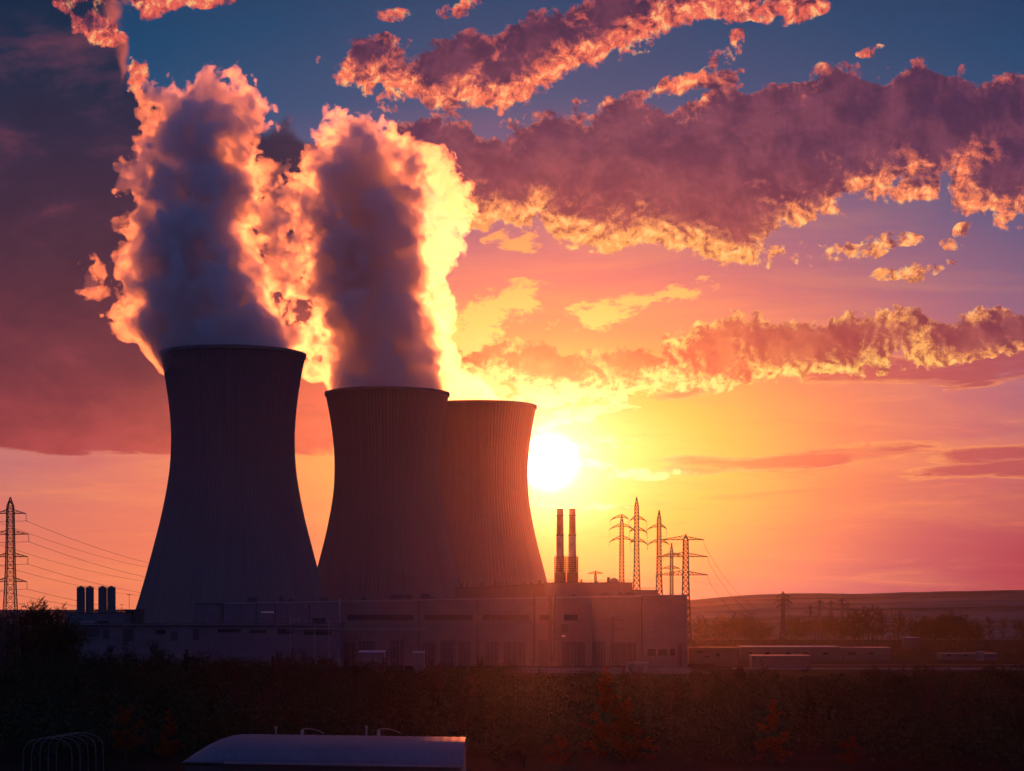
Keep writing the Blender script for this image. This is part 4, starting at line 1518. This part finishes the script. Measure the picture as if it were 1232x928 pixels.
# ---------------------------------------------------------------- small sheds and yards right of the hall
def shed(name, x0, x1, ytop, D, depth, h0, mat, rmat, label, pitch=0.7, windows=(), cat='shed'):
    a, b = PX(x0, D), PX(x1, D)
    zt = PZ(ytop, D)
    r_ = empty(name, ((a + b) / 2, D, 0), label, cat)
    MB().box(a, b, D, D + depth, 0, zt - pitch).build('wall', mat, r_)
    m = MB()
    e = .35
    m.hexa([(a - e, D - e, zt - pitch + .003), (b + e, D - e, zt - pitch + .003), (b + e, D + depth + e, zt - .15), (a - e, D + depth + e, zt - .15),
            (a - e, D - e, zt - pitch + .2), (b + e, D - e, zt - pitch + .2), (b + e, D + depth + e, zt), (a - e, D + depth + e, zt)])
    m.build('roof', rmat, r_)
    for wx0, wx1, wy0, wy1 in windows:
        MB().box(PX(wx0, D), PX(wx1, D), D - .08, D + .1, PZ(wy1, D), PZ(wy0, D)).build('window', GLASS, r_)
    under(r_)


PALE = new_mat('pale_roof_sheet', (0.24, 0.31, 0.40), rough=0.6, vary=0.15, scale=.3)
MIDR = new_mat('mid_roof_sheet', (0.12, 0.15, 0.19), rough=0.7, vary=0.2, scale=.3)
shed('service_shed', 829, 889, 778.5, 940, 14, 6, CLADD, ROOF, 'dark flat shed just right of the plain block', windows=((838, 846, 783.5, 785.5), (848, 853, 789, 791), (862, 866, 786, 790)))
shed('long_shed', 892, 1010, 777.6, 985, 16, 5, CLADD, PALE, 'long low shed with a pale roof edge right of the dark flat shed', pitch=.5, windows=((900, 905, 785, 788), (920, 926, 785, 788), (945, 951, 785, 788), (966, 972, 785, 788), (990, 996, 785, 788)))
shed('long_shed', 1012, 1072, 778.8, 1000, 14, 5, CLADD, MIDR, 'shorter low shed continuing right from the pale roofed one', pitch=.5, windows=((1020, 1030, 785, 788), (1045, 1051, 785, 788)))
shed('shed', 905, 975, 788.5, 870, 12, 4, CLADD, MIDR, 'low grey roofed shed in front of the pale edged long shed', pitch=.4)
shed('shed', 1088, 1106, 766.8, 1300, 10, 4, CLADD, PALE, 'tiny pale roofed shed far out in front of the dark tree clump', pitch=.4)
shed('low_store', 1132, 1200, 786.0, 1010, 10, 3, CLADD, MIDR, 'low store building near the right edge', pitch=.3, windows=((1140, 1144, 788, 789.5), (1160, 1164, 788, 789.5)))
shed('kiosk', 1177, 1184, 784.3, 1005, 5, 3, CLADB, PALE, 'small kiosk on the low store at the right', pitch=.2)
shed('garage', 432, 462, 783.0, 800, 8, 3, CLADB, PALE, 'small garage with a pale roof among the treetops below the hall', pitch=.8)
shed('garage', 497, 510, 784.0, 790, 6, 3, CLADB, PALE, 'tiny pale roofed hut right of the small garage', pitch=.6)
shed('garage', 755, 780, 797.0, 790, 8, 3, CLADB, MIDR, 'low grey garage in the yard under the plain block', pitch=.6)


def yard(name, pts, z, mat):
    v = [(PX(x, D), D, z) for x, D in pts]
    o = mesh_obj(name, v, [tuple(range(len(v)))], mat)
    tag(o, kind='structure')


YARD = new_mat('yard_gravel', (0.09, 0.10, 0.12), rough=1.0, vary=0.45, scale=0.06, spec=0.0)
ROADM = new_mat('asphalt', (0.055, 0.056, 0.06), rough=0.95, vary=0.3, scale=0.1, spec=0.0)
yard('yard', [(560, 800), (860, 790), (830, 880), (560, 880)], 0.004, YARD)
yard('road', [(860, 905), (1300, 915), (1300, 935), (860, 930)], 0.008, ROADM)
yard('path', [(880, 850), (1300, 838), (1300, 875), (880, 880)], 0.006, YARD)
# a pipe bridge in front of the hall
pb = empty('pipe_bridge', (PX(470, 880), 880, 0), 'pipe bridge on steel legs in front of the left half of the turbine hall', 'pipe bridge')
for px_ in range(346, 512, 15):
    MB().box(PX(px_, 880) - .15, PX(px_, 880) + .15, 879.85, 880.15, 0, PZ(756, 880)).build('leg', GALV, pb)
for q, y_ in enumerate((757, 759.5, 762)):
    MB().bar((PX(344, 880), 879 + q * .8, PZ(y_, 880)), (PX(512, 880), 879 + q * .8, PZ(y_, 880)), .22, 8).build('pipe', TRIM if q == 0 else GALV, pb)
under(pb)
for i, px_ in enumerate((452, 486, 547, 602, 690, 726, 770, 802)):
    lm = empty('lamp_post', (PX(px_, 840), 840, 0), ['thin lamp post before the third facade bay', 'thin lamp post left of the tiny pale roofed hut', 'lamp post before the second long window strip', 'lamp post before the third long window strip', 'lamp post right of the facade pipes', 'lamp post just left of the small dark pylon before the hall', 'lamp post at the left edge of the plain block', 'lamp post before the windows of the plain block'][i], 'lamp post', 'lamp posts in the yard')
    MB().bar((PX(px_, 840), 840, 0), (PX(px_, 840), 840, 9.5), .11, 6, .06).build('pole', GALV, lm)
    MB().box(PX(px_, 840) - .9, PX(px_, 840) + .25, 839.85, 840.15, 9.5, 9.65).build('lamp_head', GALV, lm)
    under(lm)
